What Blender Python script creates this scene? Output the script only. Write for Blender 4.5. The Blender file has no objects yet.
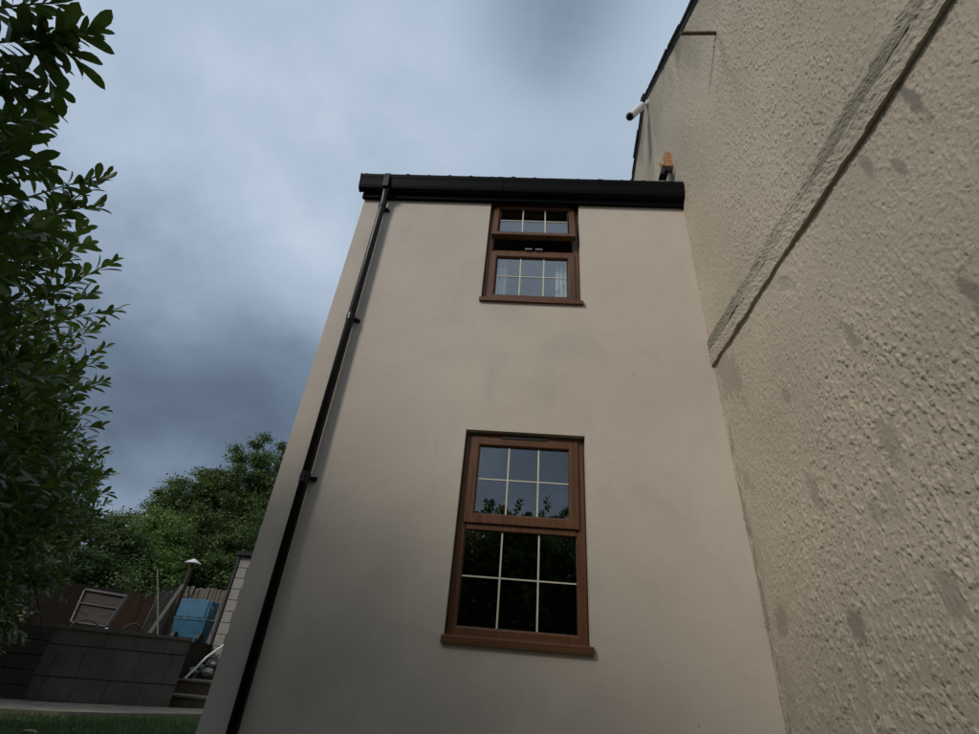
import bpy, math, random
import numpy as np
from mathutils import Vector, Matrix
R = math.radians
random.seed(7)
rng = np.random.default_rng(11)
scene = bpy.context.scene
COL = scene.collection

# ------------------------------------------------------------------ camera
EYE = np.array([0.0, 0.0, 0.8])
FPX, PITCH, ROLL, YAW = 498.05, R(32.355), R(5.144), R(-4.279)
_f = np.array([math.sin(YAW) * math.cos(PITCH), math.cos(YAW) * math.cos(PITCH), math.sin(PITCH)])
_r0 = np.array([math.cos(YAW), -math.sin(YAW), 0.0])
_u0 = np.cross(_r0, _f)
_rt = math.cos(ROLL) * _r0 + math.sin(ROLL) * _u0
_up = -math.sin(ROLL) * _r0 + math.cos(ROLL) * _u0
cam_data = bpy.data.cameras.new('camera')
cam = bpy.data.objects.new('camera', cam_data)
COL.objects.link(cam)
cam_data.sensor_width = 36.0
cam_data.lens = 36.0 * FPX / 979.0
cam_data.clip_start, cam_data.clip_end = 0.05, 1000.0
M = Matrix((tuple(_rt), tuple(_up), tuple(-_f))).transposed().to_4x4()
M.translation = Vector(EYE)
cam.matrix_world = M
scene.camera = cam

# photograph pixel -> direction -> point on a real plane
def ray(px, py): return _f * FPX + _rt * (px - 489.5) - _up * (py - 367.0)
def on_y(px, py, Y): v = ray(px, py); return EYE + v * (Y - EYE[1]) / v[1]
def on_x(px, py, X): v = ray(px, py); return EYE + v * (X - EYE[0]) / v[0]
def on_z(px, py, Z): v = ray(px, py); return EYE + v * (Z - EYE[2]) / v[2]
def at_d(px, py, d): v = ray(px, py); return EYE + v / np.linalg.norm(v) * d

# ------------------------------------------------------------------ world: heavy overcast
SUN_AZ, SUN_EL = R(-138), R(36)      # azimuth from +Y clockwise: behind the camera, to the left
world = bpy.data.worlds.new('World'); scene.world = world
world.use_nodes = True
nt = world.node_tree; nt.nodes.clear()
def N(t, typ, **kw):
    n = t.nodes.new(typ)
    for k, v in kw.items(): setattr(n, k, v)
    return n
def math_node(t, op, a, b=None, c=None, clamp=False):
    n = N(t, 'ShaderNodeMath', operation=op, use_clamp=clamp)
    for i, x in enumerate((a, b, c)):
        if x is None: continue
        if isinstance(x, (int, float)): n.inputs[i].default_value = x
        else: t.links.new(x, n.inputs[i])
    return n.outputs[0]
def ramp(t, fac, stops, interp='LINEAR'):
    n = N(t, 'ShaderNodeValToRGB'); n.color_ramp.interpolation = interp
    els = n.color_ramp.elements
    while len(els) < len(stops): els.new(0.5)
    for e, (p, c) in zip(els, stops):
        e.position = p; e.color = (*c, 1) if len(c) == 3 else c
    t.links.new(fac, n.inputs[0]); return n.outputs[0]
def g(v): return (v, v, v)
wout = N(nt, 'ShaderNodeOutputWorld'); bg = N(nt, 'ShaderNodeBackground')
bg.inputs['Strength'].default_value = 0.1
sky = N(nt, 'ShaderNodeTexSky', sky_type='NISHITA', sun_disc=False, sun_elevation=SUN_EL, sun_rotation=SUN_AZ, air_density=1.0, dust_density=3.0)
tc = N(nt, 'ShaderNodeTexCoord')
sep = N(nt, 'ShaderNodeSeparateXYZ'); nt.links.new(tc.outputs['Generated'], sep.inputs[0])
zc = math_node(nt, 'MAXIMUM', sep.outputs[2], 0.0)
den = math_node(nt, 'ADD', zc, 0.5)
px_ = math_node(nt, 'DIVIDE', sep.outputs[0], den); py_ = math_node(nt, 'DIVIDE', sep.outputs[1], den)
cmb = N(nt, 'ShaderNodeCombineXYZ'); nt.links.new(px_, cmb.inputs[0]); nt.links.new(py_, cmb.inputs[1]); cmb.inputs[2].default_value = 3.7
def cloud(scale, detail, rough, off, dist=0.5):
    mp = N(nt, 'ShaderNodeMapping'); mp.inputs['Location'].default_value = off
    nt.links.new(cmb.outputs[0], mp.inputs[0])
    n = N(nt, 'ShaderNodeTexNoise'); n.inputs['Scale'].default_value = scale; n.inputs['Detail'].default_value = detail
    n.inputs['Roughness'].default_value = rough; n.inputs['Distortion'].default_value = dist
    nt.links.new(mp.outputs[0], n.inputs['Vector']); return n.outputs['Fac']
c1 = cloud(1.5, 3.0, 0.5, (1.3, 0.4, 0.0), 0.2); c2 = cloud(3.4, 9.0, 0.6, (5.0, 2.0, 1.0), 0.15)
cl = math_node(nt, 'ADD', math_node(nt, 'MULTIPLY', c1, 0.62), math_node(nt, 'MULTIPLY', c2, 0.38))
# a thick cloud base low over the horizon all round, thinner overhead
elev = ramp(nt, zc, [(0.0, g(0.72)), (0.15, g(0.64)), (0.20, g(0.46)), (0.26, g(0.36)), (0.36, g(0.42)), (0.5, g(0.55)), (0.7, g(0.74)), (1.0, g(0.70))], 'EASE')
dens = math_node(nt, 'ADD', math_node(nt, 'MULTIPLY', math_node(nt, 'SUBTRACT', cl, 0.5), 1.65), elev)
# separate cloud masses: (pixel direction, angular size, density), broken up by the noise
for (cpx, cpy, cs, amt) in ((565, 8, 0.15, -0.34), (180, 455, 0.30, -0.19), (270, 410, 0.16, -0.10), (320, 140, 0.42, 0.09), (250, 250, 0.25, 0.12), (125, 520, 0.16, 0.30)):
    d0 = ray(cpx, cpy); d0 = d0 / np.linalg.norm(d0)
    dn = N(nt, 'ShaderNodeVectorMath', operation='DISTANCE'); nt.links.new(tc.outputs['Generated'], dn.inputs[0]); dn.inputs[1].default_value = tuple(d0)
    edge = math_node(nt, 'ADD', dn.outputs['Value'], math_node(nt, 'MULTIPLY', math_node(nt, 'SUBTRACT', c2, 0.5), -1.1 * cs))
    blob = ramp(nt, math_node(nt, 'DIVIDE', edge, cs * 1.5), [(0.05, g(1)), (0.95, g(0))], 'EASE')
    dens = math_node(nt, 'ADD', dens, math_node(nt, 'MULTIPLY', blob, amt))
ccol = ramp(nt, dens, [(0.0, (0.60, 0.82, 1.14)), (0.35, (1.20, 1.58, 2.14)), (0.65, (2.50, 3.10, 3.95)), (1.0, (3.7, 4.38, 5.2))])
mixw = N(nt, 'ShaderNodeMix', data_type='RGBA'); mixw.inputs['Factor'].default_value = 0.93
nt.links.new(sky.outputs[0], mixw.inputs['A']); nt.links.new(ccol, mixw.inputs['B'])
nt.links.new(mixw.outputs['Result'], bg.inputs['Color']); nt.links.new(bg.outputs[0], wout.inputs[0])

sun_d = bpy.data.lights.new('sun', 'SUN'); sun = bpy.data.objects.new('sun', sun_d); COL.objects.link(sun)
sun_d.energy = 1.2; sun_d.angle = R(11); sun_d.color = (1.0, 0.93, 0.84)
sdir = Vector((math.sin(SUN_AZ) * math.cos(SUN_EL), math.cos(SUN_AZ) * math.cos(SUN_EL), math.sin(SUN_EL)))
sun.rotation_euler = sdir.to_track_quat('Z', 'Y').to_euler(); sun.location = sdir * 40
vs = scene.view_settings
vs.view_transform = 'Standard'; vs.look = 'None'; vs.gamma = 1.0; vs.exposure = 0.57; vs.use_curve_mapping = False
scene.cycles.use_denoising = True
scene.cycles.max_bounces = 8; scene.cycles.transparent_max_bounces = 16

# ------------------------------------------------------------------ materials
class Mat:
    def __init__(s, name, rough=0.8, spec=0.5):
        s.m = bpy.data.materials.new(name); s.m.use_nodes = True; s.t = s.m.node_tree
        s.b = s.t.nodes['Principled BSDF']; s.b.inputs['Roughness'].default_value = rough
        s.b.inputs['Specular IOR Level'].default_value = spec
        s.tc = N(s.t, 'ShaderNodeTexCoord'); s.geo = N(s.t, 'ShaderNodeNewGeometry')
    def pos(s, scale=(1, 1, 1), obj=False):
        mp = N(s.t, 'ShaderNodeMapping'); mp.inputs['Scale'].default_value = scale
        s.t.links.new(s.tc.outputs['Object'] if obj else s.geo.outputs['Position'], mp.inputs[0]); return mp.outputs[0]
    def noise(s, scale, detail=4, rough=0.55, stretch=(1, 1, 1), dist=0.0, obj=False):
        n = N(s.t, 'ShaderNodeTexNoise'); n.inputs['Scale'].default_value = scale; n.inputs['Detail'].default_value = detail
        n.inputs['Roughness'].default_value = rough; n.inputs['Distortion'].default_value = dist
        s.t.links.new(s.pos(stretch, obj), n.inputs['Vector']); return n.outputs['Fac']
    def attr(s, name):
        n = N(s.t, 'ShaderNodeAttribute', attribute_name=name); return n.outputs['Fac']
    def mix(s, a, b, fac, mode='MIX'):
        n = N(s.t, 'ShaderNodeMix', data_type='RGBA', blend_type=mode)
        for k, x in (('A', a), ('B', b), ('Factor', fac)):
            if isinstance(x, (int, float)): n.inputs[k].default_value = x
            elif isinstance(x, tuple): n.inputs[k].default_value = (*x, 1)
            else: s.t.links.new(x, n.inputs[k])
        return n.outputs['Result']
    def col(s, c):
        if isinstance(c, tuple): s.b.inputs['Base Color'].default_value = (*c, 1)
        else: s.t.links.new(c, s.b.inputs['Base Color'])
    def bump(s, h, strength, dist, prev=None):
        n = N(s.t, 'ShaderNodeBump'); n.inputs['Strength'].default_value = strength; n.inputs['Distance'].default_value = dist
        s.t.links.new(h, n.inputs['Height'])
        if prev is not None: s.t.links.new(prev, n.inputs['Normal'])
        s.t.links.new(n.outputs[0], s.b.inputs['Normal']); return n.outputs[0]
    def rough_from(s, fac, a, b):
        s.t.links.new(ramp(s.t, fac, [(0.3, g(a)), (0.7, g(b))]), s.b.inputs['Roughness'])

def simple(name, c, rough=0.7, var=0.3, scale=8, bump=0.0, spec=0.5, metal=0.0, stretch=(1, 1, 1)):
    m = Mat(name, rough, spec)
    n = m.noise(scale, 5, 0.6, stretch)
    m.col(ramp(m.t, n, [(0.25, tuple(x * (1 - var) for x in c)), (0.75, tuple(min(1, x * (1 + var)) for x in c))]))
    m.b.inputs['Metallic'].default_value = metal
    if bump: m.bump(m.noise(scale * 6, 4, 0.6, stretch), bump, 0.01)
    return m.m

def mat_render_wall():
    m = Mat('cream_render', 0.85, 0.3)
    c = ramp(m.t, m.noise(0.9, 4, 0.55), [(0.3, (0.525, 0.465, 0.395)), (0.7, (0.605, 0.535, 0.455))])
    c = m.mix(c, (0.40, 0.36, 0.32), ramp(m.t, m.noise(1.3, 5, 0.6, (1, 1, 0.8), 0.4), [(0.56, g(0)), (0.78, g(0.55))]))
    c = m.mix(c, (0.42, 0.38, 0.34), ramp(m.t, m.noise(14, 5, 0.7, (1, 1, 0.5)), [(0.55, g(0)), (0.85, g(0.3))]))
    # faint rain streaking below the eaves and sills
    c = m.mix(c, (0.36, 0.32, 0.28), ramp(m.t, m.noise(9, 3, 0.6, (1, 1, 0.06)), [(0.62, g(0)), (0.85, g(0.28))]))
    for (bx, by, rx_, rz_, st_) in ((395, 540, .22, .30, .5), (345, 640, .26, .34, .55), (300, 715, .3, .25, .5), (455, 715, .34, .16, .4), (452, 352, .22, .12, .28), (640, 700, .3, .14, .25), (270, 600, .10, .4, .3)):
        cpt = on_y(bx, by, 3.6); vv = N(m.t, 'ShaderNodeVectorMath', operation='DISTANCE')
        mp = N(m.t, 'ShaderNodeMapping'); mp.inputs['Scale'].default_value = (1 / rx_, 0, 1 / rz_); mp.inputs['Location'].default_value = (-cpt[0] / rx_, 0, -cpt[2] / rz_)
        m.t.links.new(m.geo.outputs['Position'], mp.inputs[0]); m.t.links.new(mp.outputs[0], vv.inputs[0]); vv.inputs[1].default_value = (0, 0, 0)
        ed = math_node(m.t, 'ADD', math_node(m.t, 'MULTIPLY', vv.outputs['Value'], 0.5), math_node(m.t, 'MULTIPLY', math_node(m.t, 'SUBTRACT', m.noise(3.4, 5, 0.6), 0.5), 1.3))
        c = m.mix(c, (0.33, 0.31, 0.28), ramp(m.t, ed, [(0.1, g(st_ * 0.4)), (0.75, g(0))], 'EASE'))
    crk = m.noise(1.6, 6, 0.62, (1, 1, 1), 0.6)
    crk = ramp(m.t, crk, [(0.4965, g(0)), (0.5, g(0.28)), (0.5035, g(0))])
    c = m.mix(c, (0.30, 0.26, 0.22), m.mix((0, 0, 0), crk, ramp(m.t, m.noise(0.8, 2), [(0.52, g(0)), (0.62, g(1))])))
    sp = N(m.t, 'ShaderNodeTexVoronoi'); sp.inputs['Scale'].default_value = 4.2; m.t.links.new(m.pos(), sp.inputs['Vector'])
    c = m.mix(c, (0.16, 0.14, 0.12), ramp(m.t, sp.outputs['Distance'], [(0.018, g(0.6)), (0.03, g(0))]))
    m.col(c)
    b = m.bump(m.noise(5, 3, 0.5), 0.22, 0.02)
    b = m.bump(m.noise(60, 4, 0.65, (0.22, 1, 1)), 0.22, 0.006, b)
    m.bump(m.noise(260, 2, 0.6), 0.35, 0.003, b)
    return m.m
def mat_roughcast(name='roughcast', a=(0.45, 0.395, 0.305), b_=(0.56, 0.49, 0.38)):
    m = Mat(name, 0.95, 0.2)
    c = ramp(m.t, m.noise(1.1, 5, 0.6), [(0.3, a), (0.72, b_)])
    c = m.mix(c, (0.24, 0.215, 0.17), ramp(m.t, m.noise(72, 3, 0.7), [(0.57, g(0)), (0.66, g(0.7))]))  # dark specks painted in for the shade of small pits
    c = m.mix(c, (0.66, 0.62, 0.53), ramp(m.t, m.noise(110, 2, 0.6), [(0.60, g(0)), (0.75, g(0.5))]))
    c = m.mix(c, (0.205, 0.19, 0.16), m.attr('stain'))  # stain also carries the painted shade under the string course
    c = m.mix(c, (0.23, 0.215, 0.165), m.attr('algae'))
    c = m.mix(c, (0.25, 0.17, 0.10), m.attr('rust'))
    m.col(c)
    b = m.bump(m.noise(105, 4, 0.65, (1, 1, 0.6)), 0.42, 0.008)
    m.bump(m.noise(190, 3, 0.6), 0.5, 0.005, b)
    return m.m
def mat_wood(name, dark, light, axis='z', gloss=0.5):
    m = Mat(name, gloss, 0.4)
    st = {'z': (1, 1, 0.06), 'x': (0.06, 1, 1), 'y': (1, 0.06, 1)}[axis]
    n1 = m.noise(42, 5, 0.65, st, 0.3); n2 = m.noise(3, 3)
    c = ramp(m.t, n1, [(0.3, dark), (0.7, light)])
    c = m.mix(c, tuple(x * 0.6 for x in dark), ramp(m.t, n2, [(0.5, g(0)), (0.8, g(0.6))]))
    m.col(c); m.bump(n1, 0.25, 0.004)
    return m.m
def mat_glass():
    m = bpy.data.materials.new('window_glass'); m.use_nodes = True; t = m.node_tree; t.nodes.clear()
    o = N(t, 'ShaderNodeOutputMaterial'); mx = N(t, 'ShaderNodeMixShader'); tr = N(t, 'ShaderNodeBsdfTransparent'); gl = N(t, 'ShaderNodeBsdfGlossy')
    lw = N(t, 'ShaderNodeLayerWeight'); lw.inputs['Blend'].default_value = 0.5
    fac = math_node(t, 'ADD', math_node(t, 'MULTIPLY', math_node(t, 'POWER', lw.outputs['Facing'], 5.0), 0.80), 0.20)
    gl.inputs['Roughness'].default_value = 0.012; tr.inputs['Color'].default_value = (0.86, 0.9, 0.88, 1)
    geo = N(t, 'ShaderNodeNewGeometry'); n = N(t, 'ShaderNodeTexNoise'); n.inputs['Scale'].default_value = 2.2
    t.links.new(geo.outputs['Position'], n.inputs['Vector'])
    bp = N(t, 'ShaderNodeBump'); bp.inputs['Strength'].default_value = 0.12; bp.inputs['Distance'].default_value = 0.01
    t.links.new(n.outputs['Fac'], bp.inputs['Height']); t.links.new(bp.outputs[0], gl.inputs['Normal'])
    t.links.new(fac, mx.inputs[0]); t.links.new(tr.outputs[0], mx.inputs[1]); t.links.new(gl.outputs[0], mx.inputs[2]); t.links.new(mx.outputs[0], o.inputs[0])
    return m
def mat_leaf(name, a, b_, rough=0.38, transl=0.3):
    m = Mat(name, rough, 0.5)
    ri = m.geo.outputs['Random Per Island']
    c = ramp(m.t, ri, [(0.0, a), (0.7, b_), (1.0, tuple(min(1, x * 1.7) for x in b_))])
    m.col(c)
    tr = N(m.t, 'ShaderNodeBsdfTranslucent'); m.t.links.new(m.mix(c, (0.16, 0.26, 0.03), 0.4), tr.inputs['Color'])
    mx = N(m.t, 'ShaderNodeMixShader'); mx.inputs[0].default_value = transl
    out = [n for n in m.t.nodes if n.type == 'OUTPUT_MATERIAL'][0]
    m.t.links.new(m.b.outputs[0], mx.inputs[1]); m.t.links.new(tr.outputs[0], mx.inputs[2]); m.t.links.new(mx.outputs[0], out.inputs[0])
    return m.m
def mat_lace():
    m = bpy.data.materials.new('lace_curtain'); m.use_nodes = True; t = m.node_tree; t.nodes.clear()
    o = N(t, 'ShaderNodeOutputMaterial'); mx = N(t, 'ShaderNodeMixShader'); tr = N(t, 'ShaderNodeBsdfTransparent'); d = N(t, 'ShaderNodeBsdfDiffuse')
    geo = N(t, 'ShaderNodeNewGeometry'); v = N(t, 'ShaderNodeTexVoronoi'); v.inputs['Scale'].default_value = 9
    t.links.new(geo.outputs['Position'], v.inputs['Vector'])
    d.inputs['Color'].default_value = (0.86, 0.87, 0.88, 1)
    t.links.new(ramp(t, v.outputs['Distance'], [(0.22, g(0.35)), (0.45, g(0.97))]), mx.inputs[0])
    t.links.new(tr.outputs[0], mx.inputs[1]); t.links.new(d.outputs[0], mx.inputs[2]); t.links.new(mx.outputs[0], o.inputs[0])
    return m
MT = dict(
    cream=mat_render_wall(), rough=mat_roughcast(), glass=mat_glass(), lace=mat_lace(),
    frame=mat_wood('brown_woodgrain', (0.078, 0.033, 0.013), (0.165, 0.070, 0.027), 'z', 0.42),
    frame_h=mat_wood('brown_woodgrain_rail', (0.078, 0.033, 0.013), (0.165, 0.070, 0.027), 'x', 0.42),
    gasket=simple('black_gasket', (0.012, 0.012, 0.012), 0.6, 0.2),
    bar=simple('cream_glazing_bar', (0.62, 0.58, 0.46), 0.5, 0.08),
    black=simple('black_plastic', (0.0055, 0.006, 0.0065), 0.38, 0.3, 5, spec=0.3),
    black_matt=simple('black_gutter', (0.005, 0.0055, 0.006), 0.55, 0.3, 5, spec=0.08),
    tile=simple('dark_roof_tile', (0.045, 0.042, 0.042), 0.8, 0.4, 9, 0.3),
    slate=simple('weathered_slate', (0.07, 0.068, 0.062), 0.8, 0.45, 7, 0.3),
    room=simple('interior_plaster', (0.16, 0.15, 0.14), 0.9, 0.15),
    white=simple('white_plastic', (0.72, 0.72, 0.70), 0.4, 0.06),
    lens=simple('dark_lens', (0.008, 0.008, 0.012), 0.12, 0.1),
    rust=simple('rusty_iron', (0.11, 0.075, 0.05), 0.85, 0.4, 30, 0.3),
    orange=simple('orange_timber', (0.36, 0.17, 0.065), 0.8, 0.45, 25, 0.3),
    lead=simple('lead_sheet', (0.24, 0.25, 0.27), 0.55, 0.2, 12, 0.2),
    steel=simple('bright_steel', (0.62, 0.62, 0.60), 0.3, 0.1, metal=0.9),
    concrete_lt=simple('pale_concrete', (0.21, 0.185, 0.14), 0.95, 0.3, 4, 0.4, 0.2),
    mortar=simple('dark_joint', (0.055, 0.052, 0.046), 0.95, 0.3, 6, 0.2, 0.2),
    block=simple('pale_block', (0.27, 0.255, 0.225), 0.95, 0.16, 5, 0.4, 0.2),
    step=simple('brown_step', (0.13, 0.095, 0.07), 0.9, 0.35, 6, 0.3),
    soil=simple('dark_soil', (0.035, 0.028, 0.02), 1.0, 0.4, 5, 0.6, 0.1),
    fence_dark=mat_wood('dark_brown_board', (0.030, 0.017, 0.010), (0.062, 0.034, 0.019), 'z', 0.8),
    fence_orange=mat_wood('ginger_board', (0.05, 0.026, 0.011), (0.10, 0.050, 0.021), 'z', 0.75),
    fence_grey=mat_wood('weathered_board', (0.10, 0.088, 0.068), (0.21, 0.185, 0.145), 'z', 0.85),
    plank_dark=mat_wood('dark_sleeper', (0.018, 0.014, 0.011), (0.045, 0.034, 0.026), 'x', 0.85),
    slat=mat_wood('faded_slat', (0.13, 0.115, 0.09), (0.26, 0.23, 0.18), 'x', 0.8),
    galv=simple('grey_metal', (0.055, 0.053, 0.048), 0.6, 0.3, 12, metal=0.2),
    blue=simple('blue_plastic', (0.032, 0.130, 0.215), 0.5, 0.2, 6),
    bark=simple('grey_bark', (0.07, 0.058, 0.045), 0.95, 0.4, 14, 0.5, 0.2, stretch=(1, 1, 0.3)),
    stem=simple('green_stem', (0.10, 0.11, 0.045), 0.7, 0.3, 20),
    laurel=mat_leaf('laurel_leaf', (0.022, 0.042, 0.010), (0.064, 0.100, 0.020), 0.42, 0.28),
    oak=mat_leaf('tree_leaf_dark', (0.036, 0.060, 0.015), (0.080, 0.120, 0.028), 0.5, 0.3),
    elder=mat_leaf('tree_leaf_fresh', (0.070, 0.125, 0.022), (0.135, 0.215, 0.045), 0.5, 0.35),
    grass_blade=mat_leaf('grass_blade', (0.028, 0.062, 0.014), (0.060, 0.110, 0.026), 0.6, 0.2),
    stone=simple('pale_rubble', (0.30, 0.28, 0.24), 0.95, 0.35, 8, 0.5, 0.2),
    cabinet=simple('interior_wood', (0.10, 0.07, 0.05), 0.7, 0.2),
)
def mat_lawn():
    m = Mat('lawn_soil', 0.95, 0.1)
    c = ramp(m.t, m.noise(3.5, 6, 0.65), [(0.3, (0.022, 0.040, 0.012)), (0.55, (0.042, 0.070, 0.020)), (0.8, (0.07, 0.08, 0.032))])
    m.col(c); m.bump(m.noise(60, 4, 0.7), 0.8, 0.03); return m.m
MT['lawn'] = mat_lawn()
def mat_conc():
    m = Mat('stained_concrete', 0.95, 0.2)
    c = ramp(m.t, m.noise(2.4, 5, 0.6), [(0.25, (0.075, 0.069, 0.057)), (0.75, (0.120, 0.110, 0.090))])
    c = m.mix(c, (0.24, 0.22, 0.18), ramp(m.t, m.noise(4.0, 5, 0.65, (1, 1, 0.25)), [(0.62, g(0)), (0.76, g(0.35))]))
    c = m.mix(c, (0.028, 0.026, 0.021), ramp(m.t, m.noise(4, 6, 0.7, (1, 1, 0.6)), [(0.5, g(0)), (0.8, g(0.5))]))
    m.col(c); m.bump(m.noise(30, 4, 0.6), 0.4, 0.01); return m.m
MT['concrete'] = mat_conc()

# ------------------------------------------------------------------ helpers
WLOC = {}
def tag(o, label=None, cat=None, group=None, kind=None):
    if label: o['label'] = label
    if cat: o['category'] = cat
    if group: o['group'] = group
    if kind: o['kind'] = kind
    return o
def link(o, parent=None, loc=(0, 0, 0)):
    COL.objects.link(o)
    loc = np.array(loc, float)
    WLOC[o.name] = loc
    if parent is not None:
        o.parent = parent; o.location = tuple(loc - WLOC[parent.name])
    else: o.location = tuple(loc)
    return o
def empty(name, loc, label=None, cat=None, group=None):
    o = bpy.data.objects.new(name, None); o.empty_display_size = 0.2
    return tag(link(o, None, loc), label, cat, group)
def mesh(name, V, F, mat, smooth=False):
    me = bpy.data.meshes.new(name)
    if isinstance(V, np.ndarray): V = V.tolist()
    me.from_pydata(V, [], F); me.materials.append(mat)
    if smooth: me.polygons.foreach_set('use_smooth', [True] * len(me.polygons))
    me.update(); return me
class MB:
    def __init__(s): s.v = []; s.f = []
    def add(s, V, F):
        k = len(s.v); s.v += [tuple(map(float, p)) for p in V]; s.f += [tuple(i + k for i in f) for f in F]; return s
    def box(s, a, b, bev=0.0):
        x0, y0, z0 = a; x1, y1, z1 = b
        if bev <= 0:
            V = [(x0, y0, z0), (x1, y0, z0), (x1, y1, z0), (x0, y1, z0), (x0, y0, z1), (x1, y0, z1), (x1, y1, z1), (x0, y1, z1)]
            return s.add(V, [(0, 3, 2, 1), (4, 5, 6, 7), (0, 1, 5, 4), (1, 2, 6, 5), (2, 3, 7, 6), (3, 0, 4, 7)])
        V = []; lo = np.array([x0, y0, z0]); hi = np.array([x1, y1, z1]); idx = {}
        for c in range(8):
            sg = np.array([(c >> i) & 1 for i in range(3)])
            p = np.where(sg == 1, hi, lo); ins = np.where(sg == 1, -bev, bev)
            for ax in range(3):
                q = p + ins; q[ax] = p[ax]; idx[c, ax] = len(V); V.append(tuple(q))
        F = []
        for ax in range(3):
            o1, o2 = [(1, 2), (2, 0), (0, 1)][ax]
            for sd in (0, 1):
                cs = [sd << ax, (sd << ax) | (1 << o1), (sd << ax) | (1 << o1) | (1 << o2), (sd << ax) | (1 << o2)]
                q = [idx[c, ax] for c in cs]; F.append(tuple(q if sd else q[::-1]))
        for ax in range(3):          # edges along ax
            o1, o2 = [(1, 2), (2, 0), (0, 1)][ax]
            for s1 in (0, 1):
                for s2 in (0, 1):
                    ca = (s1 << o1) | (s2 << o2); cb = ca | (1 << ax)
                    q = [idx[ca, o1], idx[ca, o2], idx[cb, o2], idx[cb, o1]]
                    F.append(tuple(q if (s1 == s2) else q[::-1]))
        for c in range(8):
            q = [idx[c, 0], idx[c, 1], idx[c, 2]]
            F.append(tuple(q if bin(c).count('1') % 2 else q[::-1]))
        return s.add(V, F)
    def tube(s, pts, r, n=8, cap=True):
        pts = [np.array(p, float) for p in pts]
        rs = r if hasattr(r, '__len__') else [r] * len(pts)
        V = []; F = []; up = None
        for i, p in enumerate(pts):
            d = pts[min(i + 1, len(pts) - 1)] - pts[max(i - 1, 0)]; d = d / (np.linalg.norm(d) + 1e-9)
            if up is None:
                up = np.cross(d, [0, 0, 1.0]) if abs(d[2]) < 0.95 else np.cross(d, [1.0, 0, 0])
            a = up - d * np.dot(up, d); a /= np.linalg.norm(a) + 1e-9; b = np.cross(d, a); up = a
            for k in range(n):
                t = 2 * math.pi * k / n; V.append(p + rs[i] * (math.cos(t) * a + math.sin(t) * b))
        for i in range(len(pts) - 1):
            for k in range(n):
                k2 = (k + 1) % n; F.append((i * n + k, i * n + k2, (i + 1) * n + k2, (i + 1) * n + k))
        if cap: F.append(tuple(range(n))[::-1]); F.append(tuple(range((len(pts) - 1) * n, len(pts) * n)))
        return s.add(V, F)
    def prism(s, poly, axis, a, b):     # poly: 2-D points in the two other axes (order x,y,z)
        n = len(poly); V = []
        for c in (a, b):
            for p in poly:
                q = [p[0], p[1]]; q.insert(axis, c); V.append(tuple(q))
        F = [tuple(range(n)), tuple(range(2 * n - 1, n - 1, -1))]
        for i in range(n):
            j = (i + 1) % n; F.append((i, i + n, j + n, j))
        return s.add(V, F)
    def build(s, name, mat, parent=None, loc=None, smooth=False):
        if loc is None: loc = WLOC[parent.name] if parent is not None else np.array(s.v).mean(0) * [1, 1, 0] + [0, 0, min(p[2] for p in s.v)]
        loc = np.array(loc, float)
        me = mesh(name, (np.array(s.v) - loc), s.f, mat, smooth)
        import bmesh
        bm = bmesh.new(); bm.from_mesh(me); bmesh.ops.recalc_face_normals(bm, faces=bm.faces); bm.to_mesh(me); bm.free()
        return link(bpy.data.objects.new(name, me), parent, loc)
def inst(name, me, parent, loc, rot=None, scale=None):
    o = link(bpy.data.objects.new(name, me), parent, loc)
    if rot is not None: o.rotation_euler = rot
    if scale is not None: o.scale = scale
    return o
def box_piece(name, a, b, mat, parent, bev=0.0):
    return MB().box(a, b, bev).build(name, mat, parent, (np.array(a) + np.array(b)) / 2)
_tab = rng.random((256, 256))
def vnoise(x, y, seed=0):
    x = np.asarray(x, float) + seed * 17.3; y = np.asarray(y, float) + seed * 7.9
    xi = np.floor(x).astype(int); yi = np.floor(y).astype(int); fx = x - xi; fy = y - yi
    fx = fx * fx * (3 - 2 * fx); fy = fy * fy * (3 - 2 * fy)
    a = _tab[xi % 256, yi % 256]; b = _tab[(xi + 1) % 256, yi % 256]; c = _tab[xi % 256, (yi + 1) % 256]; d = _tab[(xi + 1) % 256, (yi + 1) % 256]
    return (a * (1 - fx) + b * fx) * (1 - fy) + (c * (1 - fx) + d * fx) * fy
def fbm(x, y, oct=4, seed=0):
    v = 0; a = 0.5
    for i in range(oct): v = v + a * vnoise(x * 2 ** i, y * 2 ** i, seed + i); a *= 0.5
    return v / (1 - 0.5 ** oct)

# ------------------------------------------------------------------ ground
def sheet(name, mat, size=220, z=0.0):
    o = MB().add([(-size, -size, z), (size, -size, z), (size, size, z), (-size, size, z)], [(0, 1, 2, 3)]).build(name, mat, None, (0, 0, 0))
    return tag(o, kind='structure')
sheet('lawn', MT['lawn'])

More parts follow.
